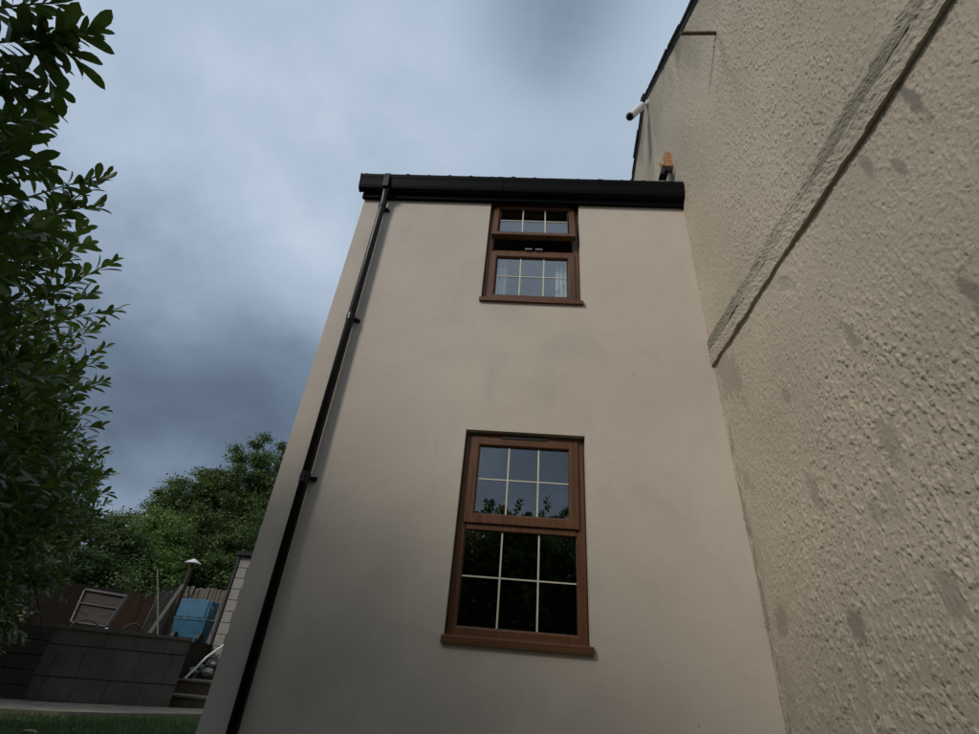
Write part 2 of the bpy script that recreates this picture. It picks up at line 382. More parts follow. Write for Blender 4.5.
# ================================================================== cream house
WY = 3.6; XL, XR = -1.81, 1.66; EAVE = 5.2
HB = 8.2
house = empty('cream_house', (0, WY, 0), 'cream rendered house end with two brown windows and black gutter', 'house')
OPEN = [(-0.41, 0.525, 1.03, 2.49), (-0.41, 0.53, 3.83, 5.27)]
def wall_with_openings():
    xs = sorted({XL, XR, *[o[0] for o in OPEN], *[o[1] for o in OPEN]}); zs = sorted({-0.3, 5.35, *[o[2] for o in OPEN], *[o[3] for o in OPEN]})
    b = MB(); T = 0.24
    for y, flip in ((WY, False), (WY + T, True)):
        for i in range(len(xs) - 1):
            for k in range(len(zs) - 1):
                cx, cz = (xs[i] + xs[i + 1]) / 2, (zs[k] + zs[k + 1]) / 2
                if any(o[0] < cx < o[1] and o[2] < cz < o[3] for o in OPEN): continue
                b.add([(xs[i], y, zs[k]), (xs[i + 1], y, zs[k]), (xs[i + 1], y, zs[k + 1]), (xs[i], y, zs[k + 1])], [(0, 1, 2, 3)])
    for o in OPEN:
        x0, x1, z0, z1 = o
        for p, q in (((x0, z0), (x1, z0)), ((x1, z0), (x1, z1)), ((x1, z1), (x0, z1)), ((x0, z1), (x0, z0))):
            b.add([(p[0], WY, p[1]), (q[0], WY, q[1]), (q[0], WY + T, q[1]), (p[0], WY + T, p[1])], [(0, 1, 2, 3)])
    b.add([(XL, WY, -0.3), (XL, WY + T, -0.3), (XL, WY + T, 5.35), (XL, WY, 5.35)], [(0, 1, 2, 3)])
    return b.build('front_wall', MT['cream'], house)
wall_with_openings()
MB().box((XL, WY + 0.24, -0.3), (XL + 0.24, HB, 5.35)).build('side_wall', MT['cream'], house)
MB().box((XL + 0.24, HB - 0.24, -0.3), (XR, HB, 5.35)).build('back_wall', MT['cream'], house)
# dark rooms behind the glass
MB().box((XL + 0.25, WY + 0.25, 0.2), (XR - 0.05, HB - 0.26, 0.3)).build('ground_floor', MT['room'], house)
MB().box((XL + 0.25, WY + 0.25, 2.72), (XR - 0.05, HB - 0.26, 2.95)).build('upper_floor', MT['room'], house)
MB().box((XL + 0.25, WY + 0.25, 5.36), (XR - 0.05, HB - 0.26, 5.42)).build('ceiling', MT['room'], house)
MB().box((XL + 0.26, WY + 2.9, 0.31), (XR - 0.06, WY + 3.0, 5.35)).build('partition', MT['room'], house)

# roof
pitch = R(30)
roof = MB().prism([(3.50, 5.425), (HB + 0.1, 5.425 + (HB - 3.4) * math.tan(pitch)), (HB + 0.1, 5.36 + (HB - 3.4) * math.tan(pitch)), (3.62, 5.36)], 0, XL - 0.05, 1.62).build('roof', MT['tile'], house)
def tile_mesh(w, L):
    b = MB(); n = 9; V = []; F = []
    for j, (yy) in enumerate((0.0, L)):
        for side in (0, 1):
            for i in range(n):
                t = i / (n - 1); x = t * w
                h = 0.030 * max(0, math.sin(math.pi * min(1, t / 0.45))) + 0.004
                V.append((x, yy, h + (0.0 if side else -0.016)))
    # rows: [y0 low, y0 high, y1 low, y1 high]
    for i in range(n - 1):
        F += [(n + i, n + i + 1, 3 * n + i + 1, 3 * n + i), (i, n + i, n + i + 1, i + 1)[::-1], (i, i + 1, 2 * n + i + 1, 2 * n + i)]
    F += [(0, n, 3 * n, 2 * n), (n - 1, 3 * n - 1, 4 * n - 1, 2 * n - 1)]
    b.add(V, F); me = mesh('roof_tile', np.array(b.v), b.f, MT['tile']); return me
tw = (1.62 - (XL - 0.05)) / 15
tm = tile_mesh(tw * 0.985, 0.40)
for row in range(3):
    for i in range(15):
        d = row * 0.34
        o = inst('roof_tile', tm, roof, (XL - 0.05 + i * tw, 3.468 + d * math.cos(pitch) + random.uniform(-.004, .004), 5.427 + d * math.sin(pitch) + random.uniform(-.003, .004)))
        o.rotation_euler = (pitch - 0.04, random.uniform(-.01, .01), 0)
# fascia and gutter
MB().box((XL - 0.02, 3.555, 5.185), (1.622, WY - 0.002, 5.42), 0.004).build('fascia', MT['black_matt'], house)
def gutter():
    prof = [(3.552, 5.255), (3.535, 5.245), (3.510, 5.248), (3.490, 5.265), (3.478, 5.295), (3.470, 5.335), (3.462, 5.375), (3.452, 5.405), (3.448, 5.432), (3.452, 5.446), (3.464, 5.446), (3.466, 5.436), (3.460, 5.428),
            (3.470, 5.39), (3.482, 5.34), (3.492, 5.295), (3.515, 5.262), (3.552, 5.27)]
    x0, x1 = XL - 0.055, 1.618
    b = MB(); n = len(prof); V = [(x0, p[0], p[1]) for p in prof] + [(x1, p[0], p[1]) for p in prof]
    F = [(i, (i + 1) % n, n + (i + 1) % n, n + i) for i in range(n)] + [tuple(range(n)), tuple(range(2 * n - 1, n - 1, -1))]
    b.add(V, F); gt = b.build('gutter', MT['black_matt'], house)
    out = prof[:10]
    for xc in (XL - 0.058, 1.606):          # stop ends
        e = MB(); q = [(p[0] - 0.004 if i > 2 else p[0], p[1] - (0.004 if i < 4 else -0.003)) for i, p in enumerate(out)] + [(3.552, 5.449)]
        e.prism(q, 0, xc, xc + 0.012).build('stop_end', MT['black_matt'], gt)
    for xc in (-0.35, 0.72):                # union clips
        e = MB(); q = [(p[0] - 0.005, p[1] - 0.002) for p in out] + [(3.470, 5.449), (3.480, 5.34), (3.50, 5.27), (3.552, 5.262)]
        e.prism(q, 0, xc, xc + 0.06).build('gutter_clip', MT['black_matt'], gt)
    return gt
gt = gutter()
# lead flashing where the gutter meets the roughcast gable
MB().add([(1.622, 3.50, 5.44), (1.622, 3.70, 5.55), (1.612, 3.52, 5.60), (1.56, 3.50, 5.455), (1.60, 3.60, 5.63), (1.622, 3.60, 5.66)], [(0, 3, 4, 5), (0, 5, 1), (3, 2, 4), (2, 5, 4), (0, 2, 3)]).build('flashing', MT['lead'], house)
# downpipe
PX, PY_ = -1.565, 3.535
dp = MB()
dp.tube([(PX, PY_, -0.3), (PX, PY_, 5.02), (PX, PY_ - 0.004, 5.08), (PX, 3.512, 5.20), (PX, 3.506, 5.30)], 0.034, 20)
dpo = dp.build('downpipe', MT['black'], house, smooth=True)
for z, h in ((5.20, 0.06), (5.0, 0.075), (1.95, 0.08), (3.47, 0.07)):
    MB().tube([(PX, PY_ if z < 5.1 else 3.512, z), (PX, PY_ if z < 5.1 else 3.512, z + h)], 0.0375, 20).build('collar', MT['black'], dpo, smooth=False)
e = MB(); e.prism([(3.447, 5.25), (3.435, 5.36), (3.440, 5.445), (3.452, 5.452), (3.47, 5.30), (3.50, 5.245)], 0, PX - 0.03, PX + 0.03).build('outlet', MT['black'], dpo)
for z in (5.0, 3.50, 1.99):
    b = MB().box((PX - 0.012, PY_ + 0.02, z), (PX + 0.06, WY + 0.002, z + 0.018), 0.002)
    b.tube([(PX, PY_, z - 0.004), (PX, PY_, z + 0.026)], 0.0398, 20)
    b.box((PX + 0.042, 3.585, z - 0.006), (PX + 0.07, WY + 0.002, z + 0.028), 0.003)
    b.build('bracket', MT['black'], dpo)

# ------------------------------------------------------------------ windows
def bar_frame(b, x0, x1, z0, z1, w, y0, y1, cham=0.012):
    # mitred frame ring, chamfered on its inner front edge
    o = [(x0, z0), (x1, z0), (x1, z1), (x0, z1)]; i_ = [(x0 + w, z0 + w), (x1 - w, z0 + w), (x1 - w, z1 - w), (x0 + w, z1 - w)]
    c = w - cham; m_ = [(x0 + c, z0 + c), (x1 - c, z0 + c), (x1 - c, z1 - c), (x0 + c, z1 - c)]
    h = cham * 0.4; oo = [(x0 + h, z0 + h), (x1 - h, z0 + h), (x1 - h, z1 - h), (x0 + h, z1 - h)]
    V = [(p[0], y1, p[1]) for p in o] + [(p[0], y0 + h, p[1]) for p in o] + [(p[0], y0, p[1]) for p in oo] + [(p[0], y0, p[1]) for p in m_] + [(p[0], y0 + cham, p[1]) for p in i_] + [(p[0], y1, p[1]) for p in i_]
    F = []
    for r_ in range(5):
        for k in range(4):
            k2 = (k + 1) % 4; F.append((r_ * 4 + k, r_ * 4 + k2, (r_ + 1) * 4 + k2, (r_ + 1) * 4 + k))
    for k in range(4): k2 = (k + 1) % 4; F.append((20 + k, 20 + k2, k2, k))
    return b.add(V, F)
def frame_part(name, x0, x1, z0, z1, w, y0, y1, parent, mat='frame', pivot=None):
    b = MB(); bar_frame(b, x0, x1, z0, z1, w, y0, y1); return b.build(name, MT[mat], parent)
def glazing(parent, x0, x1, z0, z1, yg, nx, nz, T=None, hsplit=None):
    xs = [x0 + (x1 - x0) * i / nx for i in range(nx + 1)]; zs = [z0 + (z1 - z0) * i / nz for i in range(nz + 1)]
    if hsplit: zs[1] = hsplit
    hw = 0.0058
    f = T or (lambda p: p)
    def put(b, name, mat): 
        b.v = [tuple(f(p)) for p in b.v]; return b.build(name, MT[mat], parent, np.array(b.v).mean(0))
    for i in range(nx):
        for k in range(nz):
            put(MB().box((xs[i] + (0 if i == 0 else 0.0005), yg, zs[k] + (0 if k == 0 else 0.0005)), (xs[i + 1], yg + 0.004, zs[k + 1])), 'pane', 'glass')
    for x in xs[1:-1]: put(MB().box((x - hw, yg - 0.0045, z0), (x + hw, yg - 0.0005, z1)), 'glazing_bar', 'bar')
    for z in zs[1:-1]: put(MB().box((x0, yg - 0.004, z - hw * 0.8), (x1, yg - 0.001, z + hw * 0.8)), 'glazing_bar', 'bar')
    b = MB(); bar_frame(b, x0 - 0.004, x1 + 0.004, z0 - 0.004, z1 + 0.004, 0.007, yg - 0.006, yg + 0.004, 0.003); put(b, 'gasket', 'gasket')
FY = 3.655
def sill(parent, x0, x1, z):
    b = MB(); b.prism([(3.572, z - 0.047), (3.70, z - 0.047), (3.70, z + 0.018), (3.66, z + 0.014), (3.578, z - 0.002), (3.572, z - 0.008)], 0, x0, x1)
    b.build('sill', MT['frame_h'], parent)
# lower window: opening light over a fixed light
x0, x1, z0, z1 = OPEN[0]
w1 = MB(); bar_frame(w1, x0 + 0.006, x1 - 0.006, z0 + 0.01, z1 - 0.006, 0.064, FY, FY + 0.07)
w1.box((x0 + 0.07, FY + 0.0015, 1.728), (x1 - 0.07, FY + 0.068, 1.80), 0.004)
w1 = w1.build('window', MT['frame'], house); w1['label'] = 'lower brown window with dark glass'
sill(w1, x0 - 0.012, x1 + 0.016, 1.043)
glazing(w1, -0.338, 0.453, 1.105, 1.727, FY + 0.022, 3, 2)
s = frame_part('sash', x0 + 0.048, x1 - 0.048, 1.772, 2.452, 0.074, FY - 0.016, FY + 0.05, w1)
glazing(w1, -0.290, 0.402, 1.848, 2.376, FY + 0.008, 3, 2)
MB().box((-0.13, FY - 0.022, 2.441), (0.24, FY - 0.001, 2.468), 0.004).build('trickle_vent', MT['gasket'], w1)
# upper window: top light pushed open, closed light under it
x0, x1, z0, z1 = OPEN[1]
w2 = MB(); bar_frame(w2, x0 + 0.006, x1 - 0.006, z0 + 0.01, z1 - 0.004, 0.062, FY, FY + 0.07)
w2.box((x0 + 0.066, FY + 0.0015, 4.485), (x1 - 0.066, FY + 0.068, 4.545), 0.004)
w2 = w2.build('window', MT['frame'], house); w2['label'] = 'upper brown window with its top light open'
sill(w2, x0 - 0.012, x1 + 0.016, 3.856)
s = frame_part('sash', x0 + 0.045, x1 - 0.045, 3.878, 4.51, 0.070, FY - 0.016, FY + 0.05, w2)
glazing(w2, -0.287, 0.407, 3.952, 4.437, FY + 0.008, 3, 2)
TILT = R(9.5); HZ, HY = 5.225, FY - 0.01
def tl(p):
    dz, dy = p[2] - HZ, p[1] - HY
    c, s_ = math.cos(TILT), math.sin(TILT)
    return (p[0], HY + dy * c + dz * s_, HZ - dy * s_ + dz * c)
b = MB(); bar_frame(b, x0 + 0.045, x1 - 0.045, 4.655, 5.222, 0.060, FY - 0.016, FY + 0.045)
b.v = [tl(p) for p in b.v]; sash = b.build('open_sash', MT['frame'], w2)
glazing(w2, -0.292, 0.412, 4.72, 5.157, FY + 0.006, 3, 2, tl)
MB().box((-0.13, FY - 0.022, 5.224), (0.25, FY - 0.001, 5.245), 0.004).build('trickle_vent', MT['gasket'], w2)
for xx in (x0 + 0.048, x1 - 0.058):
    MB().tube([(xx + 0.005, FY + 0.02, 4.56), tl((xx + 0.005, FY + 0.02, 4.70))], 0.006, 6).build('stay', MT['steel'], w2)
for xx in (-0.02, 0.085):
    MB().box((xx, FY - 0.022, 4.548), (xx + 0.075, FY + 0.004, 4.562), 0.003).build('catch', MT['steel'], w2)
# curtains inside the upper window
def curtain(xa, xb, label):
    n = 40; V = []; F = []
    for j, z in enumerate(np.linspace(3.86, 4.62, 9)):
        for i in range(n + 1):
            t = i / n; x = xa + (xb - xa) * t
            V.append((x, 3.752 + 0.014 * math.sin(t * 26 + 0.3 * j) + 0.006 * math.sin(t * 61), z))
    m_ = len(V); V += [(p[0], p[1] + 0.004, p[2]) for p in V]
    for j in range(8):
        for i in range(n):
            a = j * (n + 1) + i; F.append((a, a + 1, a + n + 2, a + n + 1)); F.append((a + m_, a + m_ + n + 1, a + m_ + n + 2, a + m_ + 1))
    c = MB().add(V, F); return tag(c.build('curtain', MT['lace'], None), label, 'curtain', 'lace curtains in the upper window')
curtain(-0.36, -0.185, 'white lace curtain at the left side of the upper window')
curtain(0.30, 0.47, 'white lace curtain at the right side of the upper window')

# ================================================================== roughcast gable house
GX = 1.63
AP = (4.15, 8.18); SL_N, SL_F = 0.705, 0.60
def rake(y): return np.where(y < AP[0], AP[1] - (AP[0] - y) * SL_N, AP[1] - (y - AP[0]) * SL_F)
gable = empty('roughcast_house', (GX, 2.0, 0), 'tall grey roughcast gable wall with a projecting band', 'house')
STAINS = [(911, 98, 10, 22, 1), (866, 165, 7, 14, .7), (899, 166, 8, 8, .7), (970, 290, 14, 20, .9), (850, 334, 9, 13, .8), (786, 395, 4, 10, .7), (745, 402, 3, 12, .6),
          (889, 440, 11, 26, .8), (815, 494, 7, 17, .8), (748, 481, 6, 11, .6), (893, 500, 10, 20, .6), (878, 515, 9, 14, .5), (857, 628, 9, 26, .8), (955, 598, 17, 28, .75), (780, 622, 7, 20, .8),
          (788, 690, 6, 40, .5), (862, 685, 4, 30, .45), (760, 560, 4, 30, .3), (786, 285, 8, 10, .35), (735, 330, 6, 8, .2)]
PATCHES = [(727, 374, 15, 24, .35)]
IRON = on_x(716, 33, GX)
def gable_wall():
    ys = np.concatenate([np.arange(-7.0, 0.75, 0.12), np.arange(0.75, 3.612, 0.0055), np.arange(3.62, 5.3, 0.0105), np.arange(5.3, 8.6, 0.15)])
    zs = np.concatenate([np.arange(-0.3, 0.6, 0.05), np.arange(0.6, 4.6, 0.0055)])
    up = np.concatenate([np.arange(0, 0.55, 0.0042), np.linspace(0.55, 1, 60)])
    Y, Z = np.meshgrid(ys, zs, indexing='ij')
    top = np.maximum(rake(ys), 4.75)[:, None]
    top = np.where(rake(ys)[:, None] < 4.75, np.maximum(rake(ys)[:, None], 4.61), top)
    Zu = 4.6 + (top - 4.6) * up[None, :]; Yu = np.repeat(ys[:, None], len(up), 1)
    Y = np.hstack([Y, Yu]); Z = np.hstack([Z, Zu]); 
    # eaves side: clip anything over the roof line
    Z = np.minimum(Z, np.maximum(rake(Y), -0.3))
    # wet-dash render: dragged lumps, longer down the wall than across
    wy, wz = Y + 0.10 * Z, Z
    w = fbm(Y * 9, Z * 9, 2, 3) - 0.5
    a = fbm(wy * 76 + w * 2.0, wz * 31 + w, 2, 20)
    lump = np.clip((a - 0.60 + 0.10 * (fbm(Y * 3, Z * 3, 2, 91) - .5)) * 8, 0, 1); lump = lump * lump * (3 - 2 * lump)
    b = fbm(wy * 85, wz * 55, 2, 40); pit = np.clip((0.27 - b) * 9, 0, 1)
    big = fbm(Y * 1.2, Z * 1.2, 3, 60) - 0.5
    area = np.clip((fbm(Y * 0.9, Z * 0.7, 2, 80) - 0.25) * 3.0, 0.55, 1)
    c3 = fbm(wy * 100, wz * 70, 2, 47); D = 0.0062 * lump * area - 0.006 * pit * area + 0.0011 * np.clip((c3 - .5) * 3, -.3, 1) + 0.0008 * np.clip((fbm(wy * 24, wz * 12, 2, 71) - .52) * 4, 0, 1) + 0.02 * big
    D = 0.02 * big + (D - 0.02 * big) * (1 - 0.15 * np.clip((Z - 3.3) / 0.5, 0, 1))
    stain = np.zeros_like(D); flat = np.zeros_like(D)
    def blob(px, py, rx, ry):
        c = on_x(px, py, GX); u = on_x(px + 1, py, GX) - c; v = on_x(px, py + 1, GX) - c
        Mx = np.array([[u[1], v[1]], [u[2], v[2]]]); inv = np.linalg.inv(Mx)
        dy, dz = Y - c[1], Z - c[2]
        p = inv[0, 0] * dy + inv[0, 1] * dz; q = inv[1, 0] * dy + inv[1, 1] * dz
        # lean with the wall's own vertical
        lean = (px - 563) / (py + 427); p = p - q * lean
        r = np.sqrt((p / rx) ** 2 + (q / ry) ** 2) + (fbm(Y * 22, Z * 16, 3, int(px) % 50) - 0.5) * 1.5
        return np.clip((1.05 - r) * 2.2, 0, 1)
    for (px, py, rx, ry, s_) in STAINS:
        m_ = blob(px, py, rx, ry); stain = np.maximum(stain, m_ * s_ * (0.8 if py < 300 else random.uniform(0.4, 0.75))); flat = np.maximum(flat, m_ * 0.6)
    for (px, py, rx, ry, s_) in PATCHES:
        m_ = np.clip(blob(px, py, rx, ry) * 2, 0, 1); stain = np.maximum(stain, m_ * s_); flat = np.maximum(flat, m_)
    D *= (1 - flat)
    # dirt line where the cream house was built against the gable
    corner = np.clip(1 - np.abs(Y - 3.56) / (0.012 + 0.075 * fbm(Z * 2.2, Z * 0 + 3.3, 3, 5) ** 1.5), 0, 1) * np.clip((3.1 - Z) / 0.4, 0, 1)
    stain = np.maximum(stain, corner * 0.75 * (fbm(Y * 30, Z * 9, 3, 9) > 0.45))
    # damp, algae-dark render near the verge and above the eaves of the cream house
    dv = (np.maximum(rake(Y), 0) - Z)
    algae = np.clip(1 - dv / 1.3, 0, 1) * np.clip((Y - 1.6) / 1.2, 0, 1) * np.clip(fbm(Y * 3.5, Z * 1.0, 4, 33) * 2.2 - 0.45, 0, 1)
    algae = np.maximum(algae, 0.55 * np.clip((Y - 3.0) / 1.2, 0, 1) * np.clip((Z - 5.0) / 0.8, 0, 1) * np.clip(fbm(Y * 5, Z * 1.2, 4, 35) * 2 - 0.5, 0, 1))
    algae = np.maximum(algae, 0.30 * np.clip((1.6 - Z) / 1.6, 0, 1) * np.clip(fbm(Y * 1.5, Z * 1.5, 3, 37) * 2 - .4, 0, 1))
    iz = IRON[2] - Z; rust = np.clip(1 - np.abs(Y - IRON[1] + 0.02 * np.sin(Z * 9)) / (0.035 + 0.10 * np.clip(iz, 0, 1)), 0, 1) * np.clip(iz / 0.05, 0, 1) * np.clip(1 - iz / 1.3, 0, 1) * 0.5
    V = np.stack([GX - D, Y, Z], -1).reshape(-1, 3)
    ny, nz = Y.shape
    I = np.arange(ny * nz).reshape(ny, nz)
    Q = np.stack([I[:-1, :-1], I[:-1, 1:], I[1:, 1:], I[1:, :-1]], -1).reshape(-1, 4)
    za = Z.reshape(-1)[Q]; Q = Q[(za.max(1) - za.min(1)) > 1e-5]
    loc = WLOC[gable.name]; V = V - loc
    me = bpy.data.meshes.new('gable_wall'); me.vertices.add(len(V)); me.vertices.foreach_set('co', V.astype('f4').ravel())
    me.loops.add(Q.size); me.loops.foreach_set('vertex_index', Q.astype('i4').ravel())
    me.polygons.add(len(Q)); me.polygons.foreach_set('loop_start', np.arange(0, Q.size, 4, dtype='i4'))
    me.polygons.foreach_set('use_smooth', np.ones(len(Q), dtype=bool))
    me.update(calc_edges=True)
    for nm, arr in (('stain', stain), ('algae', algae), ('rust', rust)):
        at = me.attributes.new(nm, 'FLOAT', 'POINT'); at.data.foreach_set('value', arr.reshape(-1).astype('f4'))
    me.materials.append(MT['rough'])
    return link(bpy.data.objects.new('gable_wall', me), gable, loc)
gable_wall()
# solid body behind the roughcast face, so the house has depth
MB().prism([(-1.0, -0.3), (8.4, -0.3), (8.4, float(rake(np.array(8.4))) - .05), (AP[0], AP[1] - 0.08), (-1.0, float(rake(np.array(-1.0))) - .05)], 0, GX + 0.06, GX + 6).build('house_body', MT['rough'], gable)
# projecting band: weathered upper strip, groove, lower strip, underside with shade painted in
def band(name, zlo, zhi, proud, a, b_, seed, algae, stains):
    ys = np.concatenate([np.arange(-6.9, 0.5, 0.05), np.arange(0.5, 3.598, 0.011)]); V = []; F = []
    prof = [(GX + 0.03, zlo), (GX - proud * .98, zlo), (GX - proud, zlo + 0.012), (GX - proud, zlo + (zhi - zlo) * .24), (GX - proud, zlo + (zhi - zlo) * .36), (GX - proud, zlo + (zhi - zlo) * .48), (GX - proud, zlo + (zhi - zlo) * .6), (GX - proud, zlo + (zhi - zlo) * .72), (GX - proud, zlo + (zhi - zlo) * .84), (GX - proud, zhi - 0.01), (GX - proud * .96, zhi), (GX + 0.03, zhi)]
    n = len(prof)
    for i, y in enumerate(ys):
        for k, (x, z) in enumerate(prof):
            dx = (fbm(np.array(y * 44.), np.array(z * 60. + k * .4), 3, seed) - .5) * 0.014 + (fbm(np.array(y * 5.), np.array(z * 3.), 2, seed + 3) - .5) * 0.014 if 0 < k < n - 1 else 0
            dz = (fbm(np.array(y * 6.), np.array(k * 1.), 3, seed + 5) - .5) * 0.030 if (k in (1, 2, n - 3, n - 2)) else 0
            V.append((float(x - dx), y, float(z + dz)))
    for i in range(len(ys) - 1):
        for k in range(n - 1): F.append((i * n + k, i * n + k + 1, (i + 1) * n + k + 1, (i + 1) * n + k))
    F.append(tuple(range(n))); F.append(tuple(range((len(ys) - 1) * n, len(ys) * n)))
    o = MB().add(V, F).build(name, MT['rough'], gable, smooth=False)
    v = np.array(V)
    al = np.clip(fbm(v[:, 1] * 2.0, v[:, 2] * 8, 4, seed) * 1.6 - .35, 0, 1) * algae
    for nm, arr in (('algae', al), ('stain', np.maximum(np.clip(fbm(v[:, 1] * 3, v[:, 2] * 9, 3, seed + 8) * 2 - .7, 0, 1) * stains, 0.45 * (np.arange(len(v)) % n < 1))), ('rust', al * 0)):  # inner underside edge darkened in colour to stand for shade under the ledge
        at = o.data.attributes.new(nm, 'FLOAT', 'POINT'); at.data.foreach_set('value', arr.astype('f4'))
    return o
band('string_course', 3.207, 3.338, 0.026, 0, 0, 101, 0.35, 0.15)
band('string_course', 3.347, 3.458, 0.022, 0, 0, 131, 1.3, 0.9)
# roof with slates along the verge
groof = MB().prism([(-1.3, float(rake(np.array(-1.3)))), (AP[0], AP[1]), (8.9, float(rake(np.array(8.9)))), (8.9, float(rake(np.array(8.9))) + .05), (AP[0], AP[1] + 0.06), (-1.3, float(rake(np.array(-1.3))) + .05)], 0, GX - 0.012, GX + 6.1).build('roof', MT['slate'], gable)
slm = MB().box((-0.045, -0.20, 0.0), (0.35, 0.20, 0.014)); slm = mesh('slate', np.array(slm.v), slm.f, MT['slate'])
for sgn, sl, L in ((-1, SL_N, 4.6), (1, SL_F, 3.2)):
    ang = math.atan(sl); k = 0; d = 0.12
    while d < L:
        y = AP[0] + sgn * d * math.cos(ang); z = AP[1] - d * math.sin(ang) + 0.065
        o = inst('slate', slm, groof, (GX + random.uniform(-.012, .008), y, z), (-sgn * (ang - 0.035), random.uniform(-.02, .02), random.uniform(-.03, .03))); d += 0.235; k += 1
rt = MB().prism([(AP[0] - 0.12, AP[1] + 0.04), (AP[0], AP[1] + 0.14), (AP[0] + 0.12, AP[1] + 0.05), (AP[0], AP[1] + 0.115)], 0, GX - 0.05, GX + 6.1).build('ridge_tile', MT['slate'], groof)
# iron stub
MB().tube([(GX + 0.05, IRON[1], IRON[2]), (1.31, IRON[1], IRON[2] - 0.01)], 0.018, 8).build('iron_bar', MT['rust'], gable)

# ------------------------------------------------------------------ CCTV camera on the gable
cbase = on_x(648, 104, GX)
cc = empty('security_camera', tuple(cbase), 'small white bullet security camera high on the gable verge', 'camera')
MB().tube([cbase + [0.03, 0, 0], cbase + [-0.03, 0, 0]], 0.055, 18).build('base', MT['white'], cc)
p1 = on_y(641, 107, cbase[1] - 0.05)
MB().tube([cbase + [-0.02, 0, 0], cbase * .5 + p1 * .5 + [0, 0, .02], p1], 0.022, 10).build('arm', MT['white'], cc)
tip = on_y(630, 117, cbase[1] - 0.16); dv = tip - p1; Lc = np.linalg.norm(dv); dv = dv / Lc
MB().tube([p1 - dv * 0.05, p1 - dv * 0.035, p1 + dv * (Lc - 0.02)], [0.035, 0.05, 0.05], 18).build('body', MT['white'], cc)
MB().tube([p1 - dv * 0.03 + [0, 0, .014], p1 + dv * Lc + [0, 0, .012]], 0.056, 18).build('hood', MT['white'], cc)
MB().tube([p1 + dv * (Lc - 0.02), p1 + dv * (Lc + 0.006)], 0.04, 18).build('lens', MT['lens'], cc)
# ------------------------------------------------------------------ flood lamp on timber block
q = on_x(671, 164, GX)
fl = empty('flood_lamp', (GX, q[1], q[2]), 'orange timber block with a black lamp fixed above the gutter end', 'lamp')
yy, zz = q[1], q[2]
MB().box((GX - 0.07, yy - 0.05, zz - 0.11), (GX + 0.02, yy + 0.05, zz + 0.16), 0.006).build('timber_block', MT['orange'], fl)
MB().box((GX - 0.125, yy + 0.01, zz - 0.12), (GX - 0.105, yy + 0.03, zz + 0.04), 0.003).build('timber_batten', MT['orange'], fl)
MB().box((GX - 0.122, yy + 0.012, zz - 0.01), (GX - 0.02, yy + 0.03, zz + 0.015), 0.003).build('timber_rail', MT['orange'], fl)
b = MB().box((-0.055, -0.05, -0.18), (0.04, 0.05, -0.02), 0.01); 
c_, s_ = math.cos(0.25), math.sin(0.25)
b.v = [(GX - 0.07 + p[0] * c_ - p[2] * -s_, yy - 0.01 + p[1], zz - 0.09 + p[0] * -s_ * 0 + p[2] * c_) for p in b.v]
b.build('lamp_head', MT['black'], fl)
MB().tube([(GX - 0.08, yy - 0.085, zz - 0.20), (GX - 0.08, yy - 0.06, zz - 0.20)], 0.045, 14).build('lamp_glass', MT['lens'], fl)

# ================================================================== garden beyond the corner
# paved strip at the foot of the retaining wall
A = np.array([-9.0, 8.0]); 
path_front = [(-9.0, 6.0), (-6.47, 7.60), (-5.90, 7.95), (-5.41, 8.45), (-4.81, 9.35), (-3.9, 10.6)]
path_back = [(-9.6, 7.9), (-7.65, 8.80), (-6.93, 9.0), (-6.18, 9.60), (-5.60, 10.02), (-3.4, 12.2)]
def path():
    b = MB(); n = len(path_front)
    for i in range(n): b.v += [(*path_front[i], 0.0), (*path_front[i], 0.055), (*path_back[i], 0.055)]
    for i in range(n - 1):
        a = 3 * i; c = a + 3; b.f += [(a, c, c + 1, a + 1), (a + 1, c + 1, c + 2, a + 2)]
    return tag(b.build('path', MT['concrete_lt'], None, (-6, 8.5, 0)), kind='structure')
path()
# terrace behind the wall
def terrace():
    o = [(-40, 3), (-9.9, 8.05), (-7.75, 8.92), (-5.72, 10.12), (-6.28, 11.0), (-6.28, 12.6), (2, 12.6), (2, 40), (-40, 40)]
    b = MB(); n = len(o); b.add([(x, y, -0.1) for x, y in o] + [(x, y, 1.05) for x, y in o], [tuple(range(n, 2 * n))] + [(i, (i + 1) % n, n + (i + 1) % n, n + i) for i in range(n)])
    return tag(b.build('terrace', MT['soil'], None, (-8, 12, 0)), kind='structure')
terrace()
bank = MB()
for i in range(13):
    for j in range(10):
        x = -6.30 + i * 0.28; y = 11.62 + j * 0.11; bank.v.append((x, y, 0.40 + 0.68 * min(1, j / 8) + random.uniform(-.03, .03)))
for i in range(12):
    for j in range(9): a = i * 10 + j; bank.f.append((a, a + 10, a + 11, a + 1))
tag(bank.build('earth_bank', MT['soil'], None, (-5, 12, 0)), kind='structure')
# retaining wall: courses of big concrete blocks
B0 = np.array([-5.64, 10.0]); B1 = np.array([-7.72, 8.83]); ud = (B1 - B0); WL = np.linalg.norm(ud); ud /= WL; nd = np.array([ud[1], -ud[0]])
if np.dot(nd, -B0) < 0: nd = -nd
rw = empty('retaining_wall', (B0[0], B0[1], 0.05), 'stained grey concrete block retaining wall behind the pale path', 'wall')
def wl(s_, d, z): p = B0 + ud * s_ + nd * d; return (p[0], p[1], z)
def wbox(b, s0, s1, d0, d1, z0, z1):
    V = [wl(s0, d0, z0), wl(s1, d0, z0), wl(s1, d1, z0), wl(s0, d1, z0), wl(s0, d0, z1), wl(s1, d0, z1), wl(s1, d1, z1), wl(s0, d1, z1)]
    return b.add(V, [(0, 3, 2, 1), (4, 5, 6, 7), (0, 1, 5, 4), (1, 2, 6, 5), (2, 3, 7, 6), (3, 0, 4, 7)])
